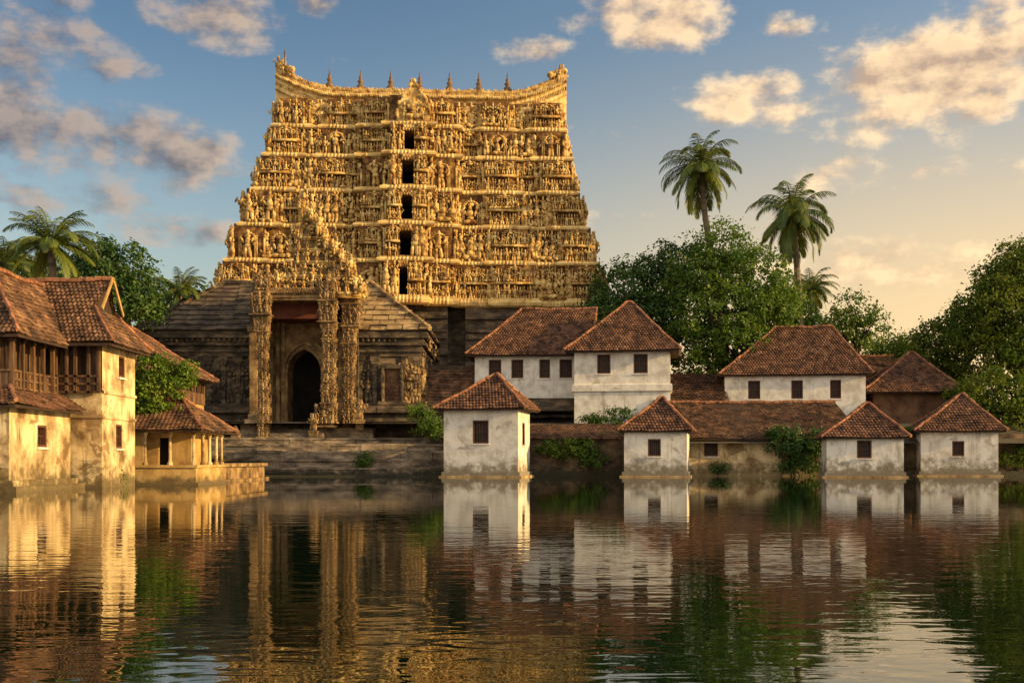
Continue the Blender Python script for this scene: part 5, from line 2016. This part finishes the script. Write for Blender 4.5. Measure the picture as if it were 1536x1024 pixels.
def vegetation():
    # big trees behind the right hand houses
    broad_tree('shade_tree', 'wide dark green tree right beside the tower, behind the two storey house', 100, 985, 4, [
        (935, 440, 48, 46, 0), (985, 425, 55, 52, 2), (900, 470, 34, 34, -1), (1020, 400, 40, 40, 1), (960, 490, 60, 42, -2), (1020, 480, 50, 50, -2), (905, 510, 40, 34, -1)],
        mat='darkleaf', density=2.0, seed=11, trunk_r=.6)
    broad_tree('shade_tree', 'tallest bright green broad tree under the two high palms, behind the link roof', 97, 1085, 4, [
        (1085, 375, 46, 40, 0), (1050, 420, 50, 44, -1), (1115, 430, 58, 52, -2), (1070, 480, 62, 54, -3), (1140, 480, 50, 50, -2), (1030, 520, 44, 40, -2), (1110, 525, 60, 34, -3), (1050, 560, 46, 26, -2), (1130, 560, 40, 22, -2), (1165, 450, 34, 36, 0)],
        mat='leaf', density=2.0, seed=12, trunk_r=.6)
    broad_tree('shade_tree', 'green tree low behind the ridge of the three windowed white house', 101, 1185, 4, [
        (1180, 470, 40, 40, 0), (1205, 500, 36, 34, 0), (1160, 520, 44, 40, 1)], mat='leaf', density=2.0, seed=13)
    broad_tree('round_tree', 'small round airy tree against the sky right of the palms', 106, 1285, 4, [
        (1282, 468, 34, 30, 0), (1258, 490, 28, 26, 0), (1308, 492, 26, 26, 0), (1285, 505, 36, 28, 1)], mat='leaf', density=1.3, seed=14, trunk_r=.3)
    broad_tree('round_tree', 'low tree at the foot of the sky gap behind the brown house', 112, 1335, 4, [
        (1335, 520, 30, 18, 0), (1300, 530, 30, 18, 0), (1365, 528, 34, 22, 0)], mat='leaf', density=2.0, seed=15, trunk_r=.25)
    # dark mass at the right edge
    broad_tree('rain_tree', 'huge spreading tree rising out of the frame at the right edge', 92, 1545, 3.5, [
        (1540, 430, 62, 52, 0), (1478, 462, 40, 30, 1), (1510, 420, 40, 34, 1), (1590, 400, 80, 60, 2), (1500, 470, 52, 44, -1), (1560, 500, 70, 60, -1), (1640, 470, 80, 70, 0), (1465, 505, 40, 34, 0), (1520, 540, 60, 40, -2)],
        mat='rainleaf', density=2.0, seed=16, trunk_r=.7, tbase=.4)
    broad_tree('rain_tree', 'dull green tree beside the brown house, its crown reaching left over the roof', 96, 1425, 3.5, [
        (1420, 512, 50, 36, 0), (1380, 528, 40, 28, 0), (1450, 490, 40, 34, 1), (1455, 545, 46, 44, -1), (1420, 570, 56, 34, 1)],
        mat='rainleaf', density=2.0, seed=17, trunk_r=.5, tbase=.35)
    broad_tree('rain_tree', 'low dark tree filling the bank behind the right end pavilion', 86, 1500, 2.6, [
        (1490, 590, 46, 38, 0), (1540, 600, 52, 44, 1), (1525, 645, 46, 30, -1), (1460, 610, 34, 34, 1), (1590, 620, 60, 50, 1)],
        mat='rainleaf', density=2.0, seed=18, trunk_r=.35, tbase=.3)
    # left side
    broad_tree('shade_tree', 'large dark tree behind the tiled gable of the timber house', 84, 185, 2.5, [
        (175, 400, 48, 38, 0), (205, 430, 38, 36, 0), (140, 390, 36, 34, 1), (170, 450, 60, 40, -1), (120, 430, 40, 40, 0), (215, 465, 36, 30, -1)],
        mat='darkleaf', density=2.0, seed=19, trunk_r=.5)
    broad_tree('shade_tree', 'low bushy tree between the small palm and the dark temple hall', 98, 285, 3.8, [
        (255, 455, 30, 24, 0), (295, 450, 30, 20, 0), (235, 475, 30, 22, -1), (275, 478, 40, 20, -1)], mat='leaf', density=2.0, seed=20, trunk_r=.3)
    broad_tree('shade_tree', 'dark tree at the far left edge behind the palms', 90, 30, 2.5, [
        (20, 420, 50, 40, 0), (70, 430, 50, 36, 0), (-30, 410, 50, 40, 0)], mat='darkleaf', density=2.0, seed=21)

    palm('tallest coconut palm, slender leaning trunk, standing alone against the blue sky', 102, 1052, 246, [(1088, 560), (1080, 470), (1066, 375), (1056, 310)], 66, 36, 31, 1.15, .27, 85, -66)
    palm('second tall coconut palm with long hanging fronds, right of the tallest one', 99, 1190, 318, [(1196, 600), (1200, 500), (1196, 410)], 70, 40, 32, 1.25, .27, 85, -68)
    palm('short coconut palm low between the round tree and the tall hanging palm', 108, 1216, 430, [(1210, 620), (1214, 520)], 42, 30, 33, 1.0, .24, 80, -50)
    palm('broad coconut palm above the tiled roof of the timber house at left', 66, 76, 362, [(90, 560), (82, 450)], 68, 36, 34, .95, .22, 80, -40, tint=.6)
    palm('coconut palm cut off by the left edge of the frame', 70, 8, 388, [(2, 560), (4, 470)], 58, 28, 35, 1.0, .22, 70, -40)
    palm('small coconut palm left of the tower base, seen against the sky', 95, 270, 432, [(268, 560), (268, 490)], 44, 30, 36, .95, .22, 78, -45)

    # creepers and bushes
    shrub('thick sunlit creeper covering the wall between the timber house and the gazebo roof', 53.6, [
        (226, 552, 26, 24, 0), (258, 550, 24, 16, .5), (222, 588, 20, 30, -.2), (256, 582, 24, 20, .2), (215, 625, 14, 20, -.4), (240, 612, 26, 14, -.3), (280, 565, 14, 20, .6)], 'leaf', 41, 13.0, .20, 'creeper', 12, .26, tbase=.65)
    shrub('green bush growing at the right end of the temple terrace', 83.5, [(640, 632, 26, 24, 0), (625, 615, 14, 12, 0), (655, 650, 18, 14, 0)], 'leaf', 42, 6.2, .22)
    shrub('small green bush sprouting from the stone steps', 79.0, [(547, 690, 14, 16, 0), (540, 703, 12, 8, 0)], 'leaf', 43, 10.4, .17)
    shrub('bushy plants on the brown wall just right of the sunlit pavilion', 78.6, [(822, 672, 20, 14, 0), (838, 682, 14, 12, 0)], 'leaf', 44, 7.8, .2)
    shrub('larger leafy bush hanging on the brown wall left of the small pavilion', 78.5, [(872, 675, 26, 18, 0), (890, 690, 22, 14, 0), (855, 665, 16, 10, 0)], 'leaf', 45, 7.8, .2)
    shrub('row of weeds along the base of the two storey house', 84.8, [(890, 628, 22, 10, 0), (930, 622, 26, 12, 0), (912, 632, 30, 8, 0)], 'darkleaf', 46, 6.8, .2)
    shrub('dark ivy smothering the bank wall left of the wide roofed pavilion', 79.2, [(1180, 665, 32, 26, 0), (1205, 680, 28, 26, 0), (1168, 650, 18, 12, .3), (1195, 700, 34, 14, 0), (1225, 665, 14, 26, .2)], 'darkleaf', 47, 7.8, .22, 'ivy')
    shrub('small round bush at the waterline below the barred window of the low range', 79.3, [(1080, 702, 16, 10, 0)], 'darkleaf', 48, 10.4, .18)
    shrub('tuft of grassy weeds between the two right pavilions', 79.6, [(1366, 646, 10, 8, 0)], 'leaf', 49, 13.0, .16)
    shrub('weeds rooted at the foot of the sunlit timber house wall', 49.4, [(178, 716, 8, 10, 0)], 'leaf', 50, 20.8, .12)
    shrub('scrub covering the bank at the right edge of the frame', 80.0, [(1515, 690, 26, 14, 0), (1545, 680, 30, 22, 0)], 'rainleaf', 51, 6.8, .2, tbase=.3)


vegetation()
